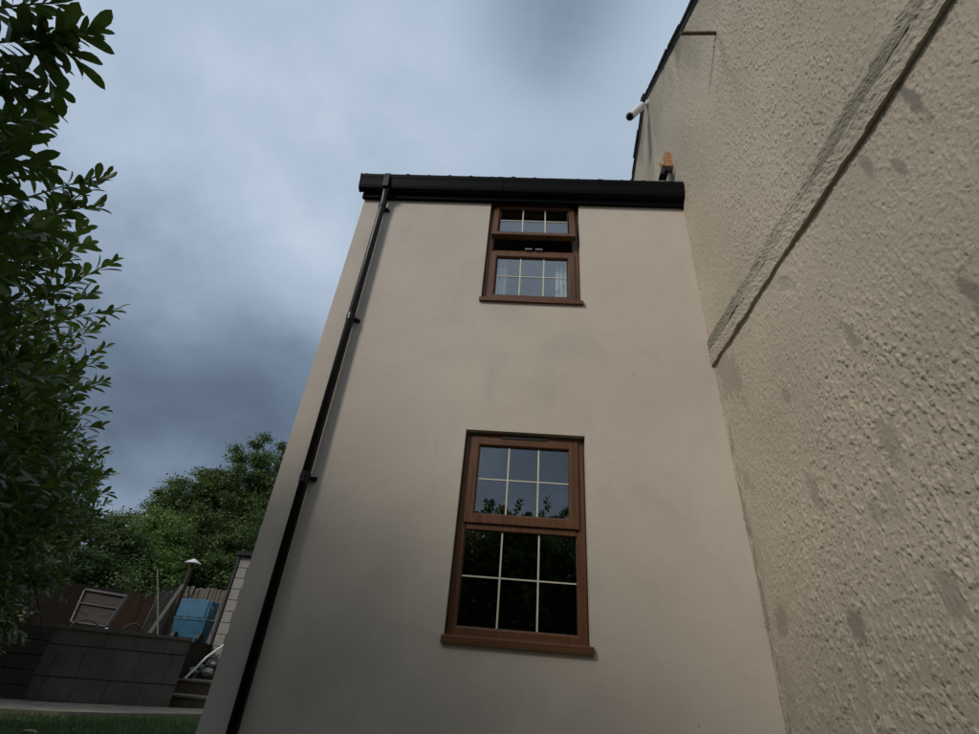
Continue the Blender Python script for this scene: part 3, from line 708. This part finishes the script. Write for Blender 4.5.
wbox(MB(), 0.01, 5.2, -0.20, -0.012, 0.0, 1.05).build('core', MT['mortar'], rw)
crs = [(0.05, 0.36), (0.378, 0.80), (0.818, 1.035)]
for ci, (za, zb) in enumerate(crs):
    s_ = -0.01 - (0.2 if ci % 2 else 0)
    while s_ < 2.0:
        w_ = random.uniform(0.36, 0.52)
        b = wbox(MB(), max(s_, -0.005), s_ + w_ - 0.007, -0.15, random.uniform(-0.004, 0.008), za, zb)
        b.build('block', MT['concrete'], rw, wl(s_ + w_ / 2, 0, za)); s_ += w_
for s_ in np.arange(-0.02, 1.9, 0.6):
    wbox(MB(), s_, s_ + 0.59, -0.26, 0.03, 1.037, 1.09 + random.uniform(-.006, .006)).build('coping', MT['concrete'], rw, wl(s_ + .3, 0, 1.04))
# darker sleeper wall further left
sw = empty('sleeper_wall', (*wl(2.1, 0, 0.05)[:2], 0.05), 'dark timber sleeper wall left of the concrete blocks', 'wall')
for k in range(5):
    z = 0.05 + k * 0.2
    for j in range(2):
        wbox(MB(), 2.02 + j * 1.6, 2.02 + j * 1.6 + 1.59, -0.1, 0.10 + random.uniform(-.012, .012), z, z + 0.188).build('sleeper', MT['plank_dark'], sw, wl(2.8 + j * 1.6, 0, z))
# steps between the wall end and the outbuilding
st = empty('garden_steps', (-5.2, 11.0, 0.05), 'brown garden steps beside the end of the retaining wall', 'steps')
def step_piece(y0, y1, z0, z1, xa, xb, nosed=True):
    MB().box((xa, y0, z0), (xb, y1, z1 - 0.045), 0.004).build('riser', MT['step'], st, ((xa + xb) / 2, y0, z0))
    MB().box((xa - 0.01, y0 - 0.03, z1 - 0.042), (xb, y1, z1), 0.006).build('tread', MT['concrete_lt'], st, ((xa + xb) / 2, y0, z1))
step_piece(10.55, 11.2, 0.0, 0.215, -6.15, -4.3)
step_piece(10.98, 11.7, 0.10, 0.44, -6.22, -4.3)
# pale block outbuilding
ob = empty('block_outbuilding', (-5.0, 13.0, 0.06), 'pale concrete block outbuilding corner seen past the cream house', 'building')
MB().box((-6.24, 12.02, 0.3), (-3.4, 15.0, 2.86)).build('wall_core', MT['mortar'], ob)
for r_ in range(11):
    z = 0.36 + r_ * 0.226; off = -0.22 if r_ % 2 else 0.0
    for k in range(5):
        xa = max(-6.27 + off + k * 0.45, -6.27); xb = -6.27 + off + (k + 1) * 0.45 - 0.012
        box_piece('block', (xa, 12.0 + random.uniform(-.003, .003), z), (xb, 12.1, z + 0.214), MT['block'], ob, 0.004)
    for k in range(4):
        ya = 12.11 + k * 0.45 ; box_piece('block', (-6.268, ya, z), (-6.16, ya + 0.438, z + 0.214), MT['block'], ob, 0.004)
MB().box((-6.36, 11.9, 2.865), (-3.2, 15.2, 2.95), 0.006).build('roof', MT['black'], ob)
MB().box((-6.34, 11.975, 0.4), (-6.285, 12.03, 2.86), 0.004).build('corner_trim', MT['gasket'], ob)

# ------------------------------------------------------------------ things on the terrace
TZ = 1.05
# blue plastic bin
bb = empty('blue_bin', (-7.35, 13.0, TZ), 'blue plastic bin standing on the terrace beside the steps', 'bin')
b = MB(); b.add([(-7.68, 12.78, 1.06), (-7.02, 12.78, 1.06), (-7.02, 13.08, 1.06), (-7.68, 13.08, 1.06), (-7.74, 12.70, 1.52), (-6.98, 12.70, 1.52), (-6.98, 13.10, 1.52), (-7.74, 13.10, 1.52)], [(0, 3, 2, 1), (4, 5, 6, 7), (0, 1, 5, 4), (1, 2, 6, 5), (2, 3, 7, 6), (3, 0, 4, 7)])
body = b.build('body', MT['blue'], bb)
MB().box((-7.755, 12.685, 1.52), (-6.965, 13.12, 1.555), 0.01).build('rim', MT['blue'], bb)
MB().box((-7.74, 12.70, 1.57), (-7.04, 12.76, 1.96), 0.012).build('raised_lid', MT['blue'], bb)
MB().box((-7.03, 12.70, 1.57), (-6.97, 13.06, 1.94), 0.012).build('lid_side', MT['blue'], bb)
for xx in (-7.62, -7.02): MB().tube([(xx - .04, 12.75, 1.16), (xx + .04, 12.75, 1.16)], 0.11, 18).build('wheel', MT['gasket'], bb)
box_piece('base', (-7.66, 12.74, 1.05), (-6.96, 13.08, 1.10), MT['gasket'], bb, 0.005)
MB().tube([(-6.95, 12.72, 1.62), (-6.90, 12.70, 1.66), (-6.90, 12.70, 1.78), (-6.95, 12.72, 1.82)], 0.018, 8).build('handle', MT['galv'], bb)
# white capped garden light on a brown post, leaning a little
pt = on_y(194, 561, 14.0); pb = np.array([-8.62, 14.0, 1.15])
gl = empty('garden_light', tuple(pb), 'white cone topped light on a brown post behind the blue bin', 'garden light')
MB().tube([pb, pb * .1 + pt * .9 - [0, 0, .05], pt - [0, 0, 0.06]], [0.06, 0.06, 0.03], 10).build('post', MT['fence_dark'], gl)
MB().tube([pt - [0, 0, 0.07], pt - [0, 0, 0.05], pt + [0, 0, 0.05]], [0.20, 0.205, 0.02], 20).build('cap', MT['white'], gl)
# thin pole
a_, c_ = on_y(162, 628, 10.7), on_y(157.5, 569, 10.7)
a_[2] = 1.04
tag(MB().tube([a_, (a_ + c_) / 2 + [0.01, 0, 0], c_], 0.014, 8).build('garden_cane', MT['slat'], None, tuple(a_)), 'thin pale cane standing up behind the retaining wall', 'cane')
# leaning weathered board
a_ = np.array([-8.55, 13.2, 1.07]); c_ = on_y(183, 585, 13.6)
lb = MB().tube([a_, c_], 0.055, 4); tag(lb.build('leaning_board', MT['fence_grey'], None, tuple(a_)), 'weathered grey board leaning left of the blue bin', 'board')
# fences on the terrace: one run per finish, board by board
def fence(name, label, p, q, h, bw, mat, gap=0.012, jag=0.03, cat='fence', lean=0.0):
    p, q = np.array(p, float), np.array(q, float); L = np.linalg.norm(q - p); u = (q - p) / L; nn = np.array([-u[1], u[0]])
    if np.dot(nn, -p) < 0: nn = -nn
    root = empty(name, (p[0], p[1], TZ), label, cat)
    n = int(L / (bw + gap)); ang = math.atan2(u[1], u[0])
    me0 = MB().box((0, -0.011, 0), (bw, 0.011, 1.0)); me0 = mesh('board', np.array(me0.v), me0.f, MT[mat])
    for i in range(n):
        pos = p + u * (i * (bw + gap))
        o = inst('board', me0, root, (pos[0], pos[1], TZ - 0.02), (random.gauss(0, .006), lean + random.gauss(0, .012), ang), (random.uniform(.94, 1.02), 1, h + random.uniform(-jag, jag)))
    for z in (0.35, h - 0.3):
        b = MB(); V = []
        for s_, d, zz in ((0, .02, 0), (L, .02, 0), (L, .06, 0), (0, .06, 0), (0, .02, .08), (L, .02, .08), (L, .06, .08), (0, .06, .08)):
            w = p + u * s_ - nn * d; V.append((w[0], w[1], TZ + z + zz))
        b.add(V, [(0, 3, 2, 1), (4, 5, 6, 7), (0, 1, 5, 4), (1, 2, 6, 5), (2, 3, 7, 6), (3, 0, 4, 7)]).build('rail', MT[mat], root)
    return root
fence('board_fence', 'weathered grey upright board fence behind the blue bin', (-10.2, 15.6), (-5.0, 16.4), 1.52, 0.10, 'fence_grey')
fence('board_fence', 'ginger brown fence panel right of the grey metal frame', (-9.35, 12.9), (-8.85, 13.35), 0.98, 0.11, 'fence_orange', -0.014, 0.01)
fence('board_fence', 'pale weathered fence boards between ginger panel and leaning board', (-8.95, 13.5), (-8.55, 14.4), 1.15, 0.10, 'fence_grey', 0.0, 0.06, lean=0.05)
fence('board_fence', 'dark brown board fence under the laurel trees', (-13.2, 8.7), (-9.4, 12.85), 1.0, 0.12, 'fence_dark', -0.016, 0.015)
# grey metal frame (old cold-frame sash) leaning on the terrace
fr = empty('metal_frame', tuple(on_y(72, 622, 11.0)), 'grey metal frame with a cross rail leaning behind the wall', 'frame')
C4 = [on_y(71, 622, 10.9), on_y(107, 627, 10.9), on_y(127, 597, 11.2), on_y(85, 590, 11.2)]
def strip(name, a, b_, r): MB().tube([a, b_], r, 4).build(name, MT['galv'], fr)
strip('stile', C4[0], C4[3], 0.026); strip('stile', C4[1], C4[2], 0.040); strip('top_rail', C4[3], C4[2], 0.036)
strip('cross_rail', C4[0] * .42 + C4[3] * .58, C4[1] * .42 + C4[2] * .58, 0.018); strip('bottom_rail', C4[0], C4[1], 0.02)
v0 = [C4[0] * .96 + C4[2] * .04, C4[1] * .96 + C4[3] * .04, C4[2] * .96 + C4[0] * .04, C4[3] * .96 + C4[1] * .04]
MB().add([tuple(p + [0, .03, 0]) for p in v0] + [tuple(p + [0, .04, 0]) for p in v0], [(0, 1, 2, 3), (7, 6, 5, 4), (0, 4, 5, 1), (1, 5, 6, 2), (2, 6, 7, 3), (3, 7, 4, 0)]).build('backing', MT['plank_dark'], fr)
# hoops of hose on the wall top
for pa, pb_, lab in (((72, 624), (99, 626), 'dark hose hoop lying on the wall below the metal frame'), ((124, 628), (142, 630), 'small dark hose hoop on the wall near the cane')):
    a_, c_ = on_y(*pa, 10.0), on_y(*pb_, 10.2); a_[2] = c_[2] = 1.09
    pts = [a_ + (c_ - a_) * (0.5 - 0.5 * math.cos(t)) + np.array([0, 0, 0.14 * math.sin(t) if 0 <= t <= math.pi else 0]) for t in np.linspace(0, math.pi, 15)]
    tag(MB().tube(pts, 0.016, 8).build('hose_hoop', MT['galv'], None, tuple(a_)), lab, 'hose')
# slatted bench at the far left of the wall
bn = empty('slatted_bench', (-8.5, 9.3, TZ), 'faded wooden slatted bench on the wall at the left edge', 'bench')
BC = on_y(0, 628, 9.2)
for k in range(4):
    z = 1.02 + k * 0.055 + 0.02
    MB().box((-9.6, 9.10 + k * 0.03, z), (-8.13 + k * .02, 9.125 + k * 0.03, z + 0.036), 0.003).build('slat', MT['slat'], bn)
for k in range(3): MB().box((-9.6, 8.78 + k * 0.1, 0.99), (-8.15, 8.86 + k * 0.1, 1.012), 0.003).build('seat_slat', MT['slat'], bn)
for xx in (-9.4, -8.3):
    MB().box((xx, 9.2, 0.98), (xx + 0.05, 9.26, 1.32), 0.004).build('leg', MT['slat'], bn)
MB().tube([(-8.02, 9.15, 1.0), (-8.0, 9.12, 1.16), (-7.92, 9.1, 1.25), (-7.86, 9.1, 1.24)], 0.022, 6).build('arm', MT['galv'], bn)
# bright bent tube and rubble by the steps
a_, m1, c_ = on_y(185, 678, 11.15), on_y(207, 657, 11.4), on_y(224, 645, 11.6); a_[2] = 0.44
tag(MB().tube([a_, m1, c_], 0.022, 8).build('bent_tube', MT['white'], None, tuple(a_)), 'white bent metal tube leaning beside the steps', 'tube')
a2, c2_ = on_y(192, 678, 11.25), on_y(219, 655, 11.7); a2[2] = 0.44
tag(MB().tube([a2, (a2 + c2_) / 2 + [0, 0, .03], c2_], 0.018, 8).build('grey_tube', MT['galv'], None, tuple(a2)), 'dull grey tube lying just below the white bent tube', 'tube')
def stone(c, r, label, mat='stone'):
    V = []; F = []; n, m_ = 10, 6
    for j in range(m_ + 1):
        for i in range(n):
            th = 2 * math.pi * i / n; ph = math.pi * j / m_
            k = r * (1 + 0.28 * (random.random() - .5))
            V.append((c[0] + k * 1.3 * math.cos(th) * math.sin(ph), c[1] + k * math.sin(th) * math.sin(ph), c[2] + k * .7 * math.cos(ph)))
    for j in range(m_):
        for i in range(n): F.append((j * n + i, j * n + (i + 1) % n, (j + 1) * n + (i + 1) % n, (j + 1) * n + i))
    return tag(MB().add(V, F).build('rubble_stone', MT[mat], None, (c[0], c[1], c[2] - r * .7)), label, 'stone', 'rubble by the garden steps')
for (px, py, r_, lab) in ((190, 659, .15, 'largest pale rubble stone beneath the blue bin'), (200, 661, .10, 'pale rubble stone right of the largest stone'), (192, 671, .09, 'rubble stone at the foot of the white tube'),
                          (207, 672, .10, 'rubble stone under the bent white tube'), (200, 667, .07, 'small rubble stone between the tubes'), (211, 664, .08, 'rubble stone against the pale block outbuilding')):
    zt = 1.0 if py < 663 else (0.75 if py < 669 else 0.58)
    p = on_z(px, py, min(zt, 0.74)) if False else on_y(px, py, 11.95 if py < 663 else (11.75 if py < 669 else 11.5))
    stone(p, r_, lab)

# ================================================================== vegetation
_lt = [(0.10, .03), (0.28, .105), (0.50, .162), (0.72, .175), (0.88, .12)]
LEAF_T = np.array([(0, 0, 0)] + [(t, 0, 0.03 * math.sin(t * 3.1) - 0.09 * t * t) for t, w in _lt] + [(1, 0, -.10)] + [(t, w, 0.03 * math.sin(t * 3.1) - 0.09 * t * t + w * .30) for t, w in _lt] + [(t, -w, 0.03 * math.sin(t * 3.1) - 0.09 * t * t + w * .30) for t, w in _lt])
LEAF_F = [(0, 1, 7), (0, 12, 1)] + [(k, k + 1, k + 7, k + 6) for k in range(1, 5)] + [(k, k + 11, k + 12, k + 1) for k in range(1, 5)] + [(5, 6, 11), (5, 16, 6)]
DIA_T = np.array([(0, 0, 0), (0.5, 0.28, 0.06), (1, 0, -0.05), (0.5, -0.28, 0.06)]); DIA_F = [(0, 1, 2), (0, 2, 3)]
def frames(d, nrm):
    d = d / (np.linalg.norm(d, axis=1, keepdims=True) + 1e-9)
    y = np.cross(nrm, d); y /= np.linalg.norm(y, axis=1, keepdims=True) + 1e-9
    return np.stack([d, y, np.cross(d, y)], 2)
def leaf_mesh(name, P, Dr, Nr, L, mat, T=LEAF_T, FT=LEAF_F, loc=(0, 0, 0)):
    Fm = frames(Dr, Nr); k = len(T)
    V = np.einsum('nij,kj->nki', Fm, T) * np.asarray(L)[:, None, None] + P[:, None, :] - np.array(loc)
    V = V.reshape(-1, 3); n = len(P)
    loops = []; tot = []
    ft = [np.array(f) for f in FT]
    idx = np.concatenate(ft); sizes = np.array([len(f) for f in ft])
    LI = (np.arange(n)[:, None] * k + idx[None, :]).ravel(); SZ = np.tile(sizes, n)
    me = bpy.data.meshes.new(name); me.vertices.add(len(V)); me.vertices.foreach_set('co', V.astype('f4').ravel())
    me.loops.add(len(LI)); me.loops.foreach_set('vertex_index', LI.astype('i4'))
    me.polygons.add(len(SZ)); me.polygons.foreach_set('loop_start', np.concatenate([[0], np.cumsum(SZ)[:-1]]).astype('i4'))
    me.update(calc_edges=True); me.materials.append(mat); return me
def shoot_leaves(base, dirn, length, n, L0):
    """alternate leaves along one shoot -> lists"""
    d = dirn / np.linalg.norm(dirn)
    a = np.cross(d, [0, 0, 1.0]); a /= np.linalg.norm(a) + 1e-9; b = np.cross(a, d)
    out = []
    for i in range(n):
        t = (i + 0.6) / n; p = base + d * length * t + np.array([0, 0, -0.02 * t * t])
        ang = i * 2.4 + rng.uniform(-.4, .4); side = math.cos(ang) * a + math.sin(ang) * b
        fwd = 0.55 + 0.9 * t ** 3
        dr = d * fwd + side * (1.0 - 0.45 * t) + np.array([0, 0, -0.12 + 0.1 * rng.normal()])
        nr = np.array([0, 0, 1.0]) * 0.9 + d * 0.35 + rng.normal(0, .45, 3)
        out.append((p, dr, nr, L0 * rng.uniform(0.62, 1.15) * (1.0 - 0.25 * (t > .9))))
    return out
def stem_tubes(segs, r=0.004, n=3):
    b = MB()
    for (p, q) in segs: b.tube([p, (np.array(p) + np.array(q)) / 2 + [0, 0, .01], q], [r, r * .8, r * .4], n, False)
    return b
def trunk_limbs(base, center, rad, n=7, r0=0.08, seed=0):
    rr = np.random.default_rng(seed); b = MB(); ends = []
    fork = base * .55 + np.array([center[0], center[1], center[2] - rad[2] * .3]) * .45
    b.tube([base, base * .5 + fork * .5 + rr.normal(0, .04, 3) * [1, 1, 0], fork], [r0, r0 * .85, r0 * .7], 8)
    for i in range(n):
        th = 2 * math.pi * (i + rr.random() * .6) / n; e = center + np.array([math.cos(th) * rad[0] * .6, math.sin(th) * rad[1] * .6, rr.uniform(-.1, .7) * rad[2]])
        m_ = fork * .5 + e * .5 + rr.normal(0, .12, 3) * rad
        b.tube([fork, m_, e], [r0 * .55, r0 * .35, r0 * .12], 6)
        for j in range(3):
            e2 = m_ + (rr.normal(0, .5, 3)) * rad * .7; b.tube([m_ * .7 + e * .3, e2], [r0 * .25, r0 * .06], 5)
    return b
def laurel(base, center, rad, nshoot, label, L0=0.115, seed=1, heroes=None, keep=None, lite=False):
    global rng
    rng = np.random.default_rng(seed)
    base, center, rad = map(lambda v: np.array(v, float), (base, center, rad))
    t = empty('laurel_tree', tuple(base), label, 'tree', 'laurel trees around the garden')
    trunk_limbs(base, center, rad, 7, 0.07, seed).build('trunk', MT['bark'], t)
    LV = []; segs = []
    k = 0
    while k < nshoot:
        d = rng.normal(0, 1, 3); d /= np.linalg.norm(d)
        rr = rng.uniform(0.25, 1) ** 0.5
        wob = 1 + 0.28 * math.sin(d[0] * 5 + seed) * math.cos(d[1] * 4 + d[2] * 6 + seed)
        p = center + d * rad * rr * wob
        if p[2] < 0.35 or (keep is not None and not keep(p)): continue
        k += 1
        dr = d * [1, 1, .6] + [0, 0, 0.55] + rng.normal(0, .35, 3); dr /= np.linalg.norm(dr)
        ln = rng.uniform(0.2, 0.42)
        LV += shoot_leaves(p - dr * ln * .6, dr, ln, int(rng.integers(11, 18)), L0); segs.append((p - dr * ln * 1.2, p + dr * ln * .4))
    P, Dr, Nr, L = [np.array(x) for x in zip(*LV)]
    o = link(bpy.data.objects.new('foliage', leaf_mesh('foliage', P, Dr, Nr, L * (1.15 if lite else 1), MT['laurel'], DIA_T if lite else LEAF_T, DIA_F if lite else LEAF_F, loc=base)), t, base); o['kind'] = 'stuff'
    stem_tubes(segs).build('twigs', MT['stem'], t)['kind'] = 'stuff'
    if heroes:
        lm = leaf_mesh('leaf', np.zeros((1, 3)), np.array([[1., 0, 0]]), np.array([[0, 0, 1.]]), [1.0], MT['laurel'])
        hs = []
        for (p, q, n) in heroes:
            p, q = np.array(p), np.array(q); d = q - p; ln = np.linalg.norm(d); hs.append((p, q))
            for (pp, dd, nn, l) in shoot_leaves(p, d, ln, int(n * 1.6), L0 * 1.05):
                Fm = frames(dd[None], nn[None])[0]
                o = link(bpy.data.objects.new('leaf', lm), t, pp); o.rotation_euler = Matrix(Fm.tolist()).to_euler(); o.scale = (l, l, l)
        
        for h_ in hs: stem_tubes([h_], 0.006, 5).build('shoot', MT['stem'], t, h_[0])
    return t
def spray(pts):     # photograph pixels + distance -> shoot end points
    return [(at_d(a[0], a[1], d), at_d(b_[0], b_[1], d2), n) for (a, b_, d, d2, n) in pts]
H1 = spray([((-30, 45), (60, 38), 3.4, 3.4, 20), ((15, 42), (96, 30), 3.4, 3.35, 18), ((40, 30), (80, 62), 3.4, 3.3, 8), ((30, 45), (55, 84), 3.4, 3.3, 8), ((-20, 10), (60, 2), 3.5, 3.5, 14), ((-20, 60), (25, 90), 3.3, 3.3, 9),
            ((-30, 120), (38, 118), 3.6, 3.6, 12), ((-20, 190), (45, 125), 3.8, 3.8, 14), ((-10, 150), (48, 175), 3.8, 3.7, 10)])
H2 = spray([((15, 250), (70, 200), 4.5, 4.5, 12), ((25, 330), (95, 290), 5.1, 5.1, 13), ((20, 310), (80, 275), 4.9, 4.9, 12), ((0, 215), (60, 235), 4.4, 4.4, 11), ((30, 235), (108, 172), 4.4, 4.3, 16), ((20, 200), (92, 178), 4.4, 4.4, 12), ((45, 215), (100, 205), 4.5, 4.4, 9), ((20, 290), (86, 225), 4.6, 4.6, 12), ((40, 300), (112, 262), 5.0, 4.9, 14), ((40, 262), (88, 245), 4.8, 4.8, 9), ((45, 325), (118, 308), 5.2, 5.1, 13)])
H3 = spray([((30, 360), (92, 330), 5.5, 5.5, 12), ((30, 400), (88, 388), 6.0, 6.0, 11), ((20, 415), (80, 400), 6.0, 6.0, 11), ((40, 450), (92, 438), 6.8, 6.8, 11), ((40, 480), (96, 470), 7.0, 7.0, 11), ((50, 515), (106, 520), 7.3, 7.3, 11), ((45, 345), (100, 322), 5.4, 5.4, 11), ((60, 470), (104, 452), 7.0, 7.0, 9), ((62, 500), (108, 492), 7.2, 7.2, 9), ((66, 395), (104, 380), 6.2, 6.2, 9), ((60, 432), (100, 425), 6.6, 6.6, 8), ((40, 385), (108, 345), 5.8, 5.7, 12), ((40, 375), (100, 362), 5.8, 5.8, 9), ((50, 425), (106, 408), 6.6, 6.6, 10), ((50, 450), (110, 450), 7.2, 7.2, 9)])
def left_of(xmax):
    def f(p):
        v = p - EYE; z = v @ _f
        if z < 0.05: return True
        X_, Y_ = 489.5 + FPX * (v @ _rt) / z, 367 - FPX * (v @ _up) / z
        return X_ < xmax - 6 + 13 * math.sin(Y_ / 19 + 1.0) + 9 * math.sin(Y_ / 7.3)
    return f
laurel((-3.3, 0.9, 0), (-3.15, 1.15, 2.15), (1.0, 0.9, 1.35), 430, 'nearest laurel tree with long sprays at the top left', 0.14, 21, H1, left_of(20))
laurel((-4.1, 2.3, 0), (-3.95, 2.45, 2.0), (1.0, 1.0, 1.45), 520, 'second laurel tree with sprays against the pale sky', 0.136, 22, H2, left_of(54))
laurel((-5.0, 3.9, 0), (-4.9, 4.0, 2.05), (1.1, 1.15, 1.5), 640, 'third laurel tree standing in the middle of the left edge', 0.135, 23, H3, left_of(68))
laurel((-6.1, 5.6, 0), (-6.0, 5.7, 2.0), (1.15, 1.15, 1.5), 640, 'fourth laurel tree in front of the dark sleeper wall', 0.125, 24, None, left_of(88))
laurel((-8.3, 7.3, 0), (-8.2, 7.4, 2.3), (1.5, 1.1, 1.7), 850, 'farthest laurel tree above the slatted bench', 0.125, 25, None, left_of(100))
# laurels and a fence behind the photographer (seen mirrored in the lower window); first one unseen, made tall for shade
for i, (x, y, h) in enumerate(((-4.0, -3.0, 6.0), (-1.9, -4.2, 4.0), (0.0, -4.6, 4.25), (0.75, -3.9, 3.5))):
    laurel((x, y, 0), (x, y, h * .55), (1.2, 0.95, h * .47), 420 if i == 0 else 1300, ['tall laurel tree behind the viewer left of the mirrored ones', 'bushy laurel tree mirrored in the lower window left panes', 'tall laurel tree mirrored in the lower window middle panes', 'low laurel tree mirrored beside the roughcast wall'][i], 0.13, 31 + i, lite=True)

for x, y, lab in ((-2.3, -6.9, 'left'), (-0.6, -7.2, 'middle'), (1.0, -6.8, 'right')):
    laurel((x, y, 0), (x, y, 2.7), (1.3, 0.9, 2.3), 1000, 'rearmost %s laurel behind the board fence, mirrored as darkness in the window' % lab, 0.15, 45 + int(x * 10) % 7, lite=True)
laurel((-5.3, -0.9, 0), (-5.3, -0.9, 3.8), (1.45, 1.25, 2.4), 520, 'tall laurel tree left of the viewer shading the lower house wall', 0.14, 41, lite=True)  # out-of-view tree added to darken the lower cream wall
laurel((-3.9, -1.7, 0), (-3.9, -1.7, 4.2), (1.3, 1.15, 2.3), 330, 'tallest laurel tree behind the viewer shading the lower house wall', 0.14, 42, lite=True)  # second added tree out of view, casting shade low on the wall
def broad_tree(name, label, base, blobs, nclump, per, L, mat, seed, group='trees beyond the fence'):
    rr = np.random.default_rng(seed); base = np.array(base, float)
    t = empty(name, tuple(base), label, 'tree', group)
    c0 = np.mean([b[0] for b in blobs], 0); r0 = np.array([1.6, 1.6, 1.6])
    tb = MB(); top = c0 - [0, 0, .6]
    tb.tube([base, base * .5 + top * .5, top], [0.22, 0.17, 0.10], 9)
    for (c, r) in blobs:
        c = np.array(c, float); mid = (base * .35 + c * .65)
        tb.tube([base * .4 + top * .6, mid, c], [0.10, 0.06, 0.025], 6)
        for j in range(5):
            d = rr.normal(0, 1, 3); d /= np.linalg.norm(d); tb.tube([mid, c + d * np.array(r) * .75], [0.04, 0.008], 4)
    tb.build('trunk', MT['bark'], t)
    P = []; Dr = []; Nr = []; Ls = []
    vol = np.array([np.prod(b[1]) ** (2 / 3) for b in blobs]); vol /= vol.sum()
    for i in range(nclump):
        c, r = blobs[rr.choice(len(blobs), p=vol)]
        d = rr.normal(0, 1, 3); d /= np.linalg.norm(d); s_ = rr.uniform(.35, 1.0) ** .45
        wob = 1 + .22 * math.sin(d[0] * 6 + i % 3) * math.cos(d[2] * 7)
        cc_ = np.array(c) + d * np.array(r) * s_ * wob
        rc = rr.uniform(.28, .55); out = d * [1, 1, .5] + [0, 0, .25]
        q0 = rr.normal(0, 1, (per, 3)); q0 /= np.linalg.norm(q0, axis=1, keepdims=True); q = q0 * (rr.random((per, 1)) ** .5) * rc * np.array([1, 1, .62]) * (1 + .35 * np.sin(q0[:, :1] * 7 + i))
        P.append(cc_ + q); Dr.append(rr.normal(0, 1, (per, 3)) * [1, 1, .6] + out * .6 + [0, 0, -.25]); Nr.append(rr.normal(0, .4, (per, 3)) + [0, 0, .6] + q0); Ls.append(rr.uniform(.7, 1.3, per) * L)
    P, Dr, Nr, Ls = np.concatenate(P), np.concatenate(Dr), np.concatenate(Nr), np.concatenate(Ls)
    o = link(bpy.data.objects.new('crown', leaf_mesh('crown', P, Dr, Nr, Ls, MT[mat], DIA_T, DIA_F, base)), t, base); o['kind'] = 'stuff'
    return t
def bl(px, py, Y, r, rz=None): return (on_y(px, py, Y), np.array([r, r, rz or r * .85]))
broad_tree('broadleaf_tree', 'tall dark green tree rising beside the cream house corner', (-11.2, 20, 1.1), [bl(262, 478, 20, 1.5), bl(245, 520, 20, 1.9), bl(275, 540, 20, 2.0), bl(230, 560, 19.5, 1.7), bl(268, 455, 20, .8), bl(290, 490, 21, 1.6)], 300, 260, 0.10, 'oak', 51)
broad_tree('broadleaf_tree', 'rounded dark green tree in the middle beyond the fence', (-13.6, 20, 1.1), [bl(200, 505, 20, 1.6), bl(180, 525, 19.5, 1.4), bl(222, 500, 20, 1.3), bl(205, 545, 19, 1.8), bl(175, 560, 19, 1.5), bl(215, 575, 18.5, 1.2), bl(213, 484, 20, .7)], 300, 260, 0.10, 'oak', 52)
broad_tree('broadleaf_tree', 'fresh light green tree left of the rounded dark tree', (-12.5, 16.6, 1.1), [bl(152, 540, 16.6, 1.0), bl(165, 560, 16.5, 0.9), bl(140, 565, 16.2, 1.0), bl(160, 580, 16, .8), bl(128, 580, 15.6, .9), bl(160, 523, 16.8, .5)], 210, 210, 0.085, 'elder', 53)
broad_tree('broadleaf_tree', 'dark bushy tree between the laurels and light green tree', (-14.5, 15.0, 1.1), [bl(112, 570, 15, 1.2), bl(90, 555, 15, 1.3), bl(60, 560, 14, 1.4), bl(100, 590, 14, .9), bl(20, 555, 13, 1.4), bl(130, 600, 15, .8)], 230, 240, 0.09, 'oak', 54)
broad_tree('broadleaf_tree', 'low dark shrub growing over the grey fence', (-10.0, 17.6, 1.1), [bl(190, 580, 17.6, .9), bl(215, 575, 17.6, 1.0), bl(235, 560, 18, 1.2), bl(240, 585, 17.8, 1.0)], 120, 220, 0.09, 'oak', 55)

# lawn blades where the lawn shows, and around the viewer
def grass():
    rr = np.random.default_rng(5); n = 26000
    P = np.stack([rr.uniform(-9.5, -1.9, n), rr.uniform(3.0, 11.0, n), np.zeros(n)], 1)
    # keep off the path
    lim = np.interp(P[:, 0], [p[0] for p in path_front], [p[1] for p in path_front])
    P = P[P[:, 1] < lim - 0.03]; n = len(P)
    D_ = np.stack([rr.normal(0, .35, n), rr.normal(0, .35, n), np.ones(n)], 1); Nn = np.stack([rr.normal(0, 1, n), rr.normal(0, 1, n), rr.normal(0, .2, n)], 1)
    T = np.array([(0, .06, 0), (0, -.06, 0), (.55, .045, .06), (.55, -.045, .06), (1, 0, .22)])
    me = leaf_mesh('grass', P, D_, Nn, rr.uniform(.035, .085, n), MT['grass_blade'], T, [(0, 1, 3, 2), (2, 3, 4)])
    return tag(link(bpy.data.objects.new('grass', me)), 'short dark green lawn grass in front of the path', 'grass', kind='stuff')
grass()
bf = fence('board_fence', 'dark board fence behind the laurels mirrored low in the window', (-6.0, -6.0), (1.5, -6.0), 1.75, 0.14, 'fence_dark', 0.006, 0.012)
for c in [bf]: c.location.z = 0.0
me = leaf_mesh('fallen_leaf', np.zeros((1, 3)), np.array([[1., .3, .05]]), np.array([[0.1, -.2, 1.]]), [0.16], MT['slat'])
tag(link(bpy.data.objects.new('fallen_leaf', me), None, tuple(on_z(20, 731, 0.05))), 'pale dry leaf lying on the lawn at the left', 'leaf')
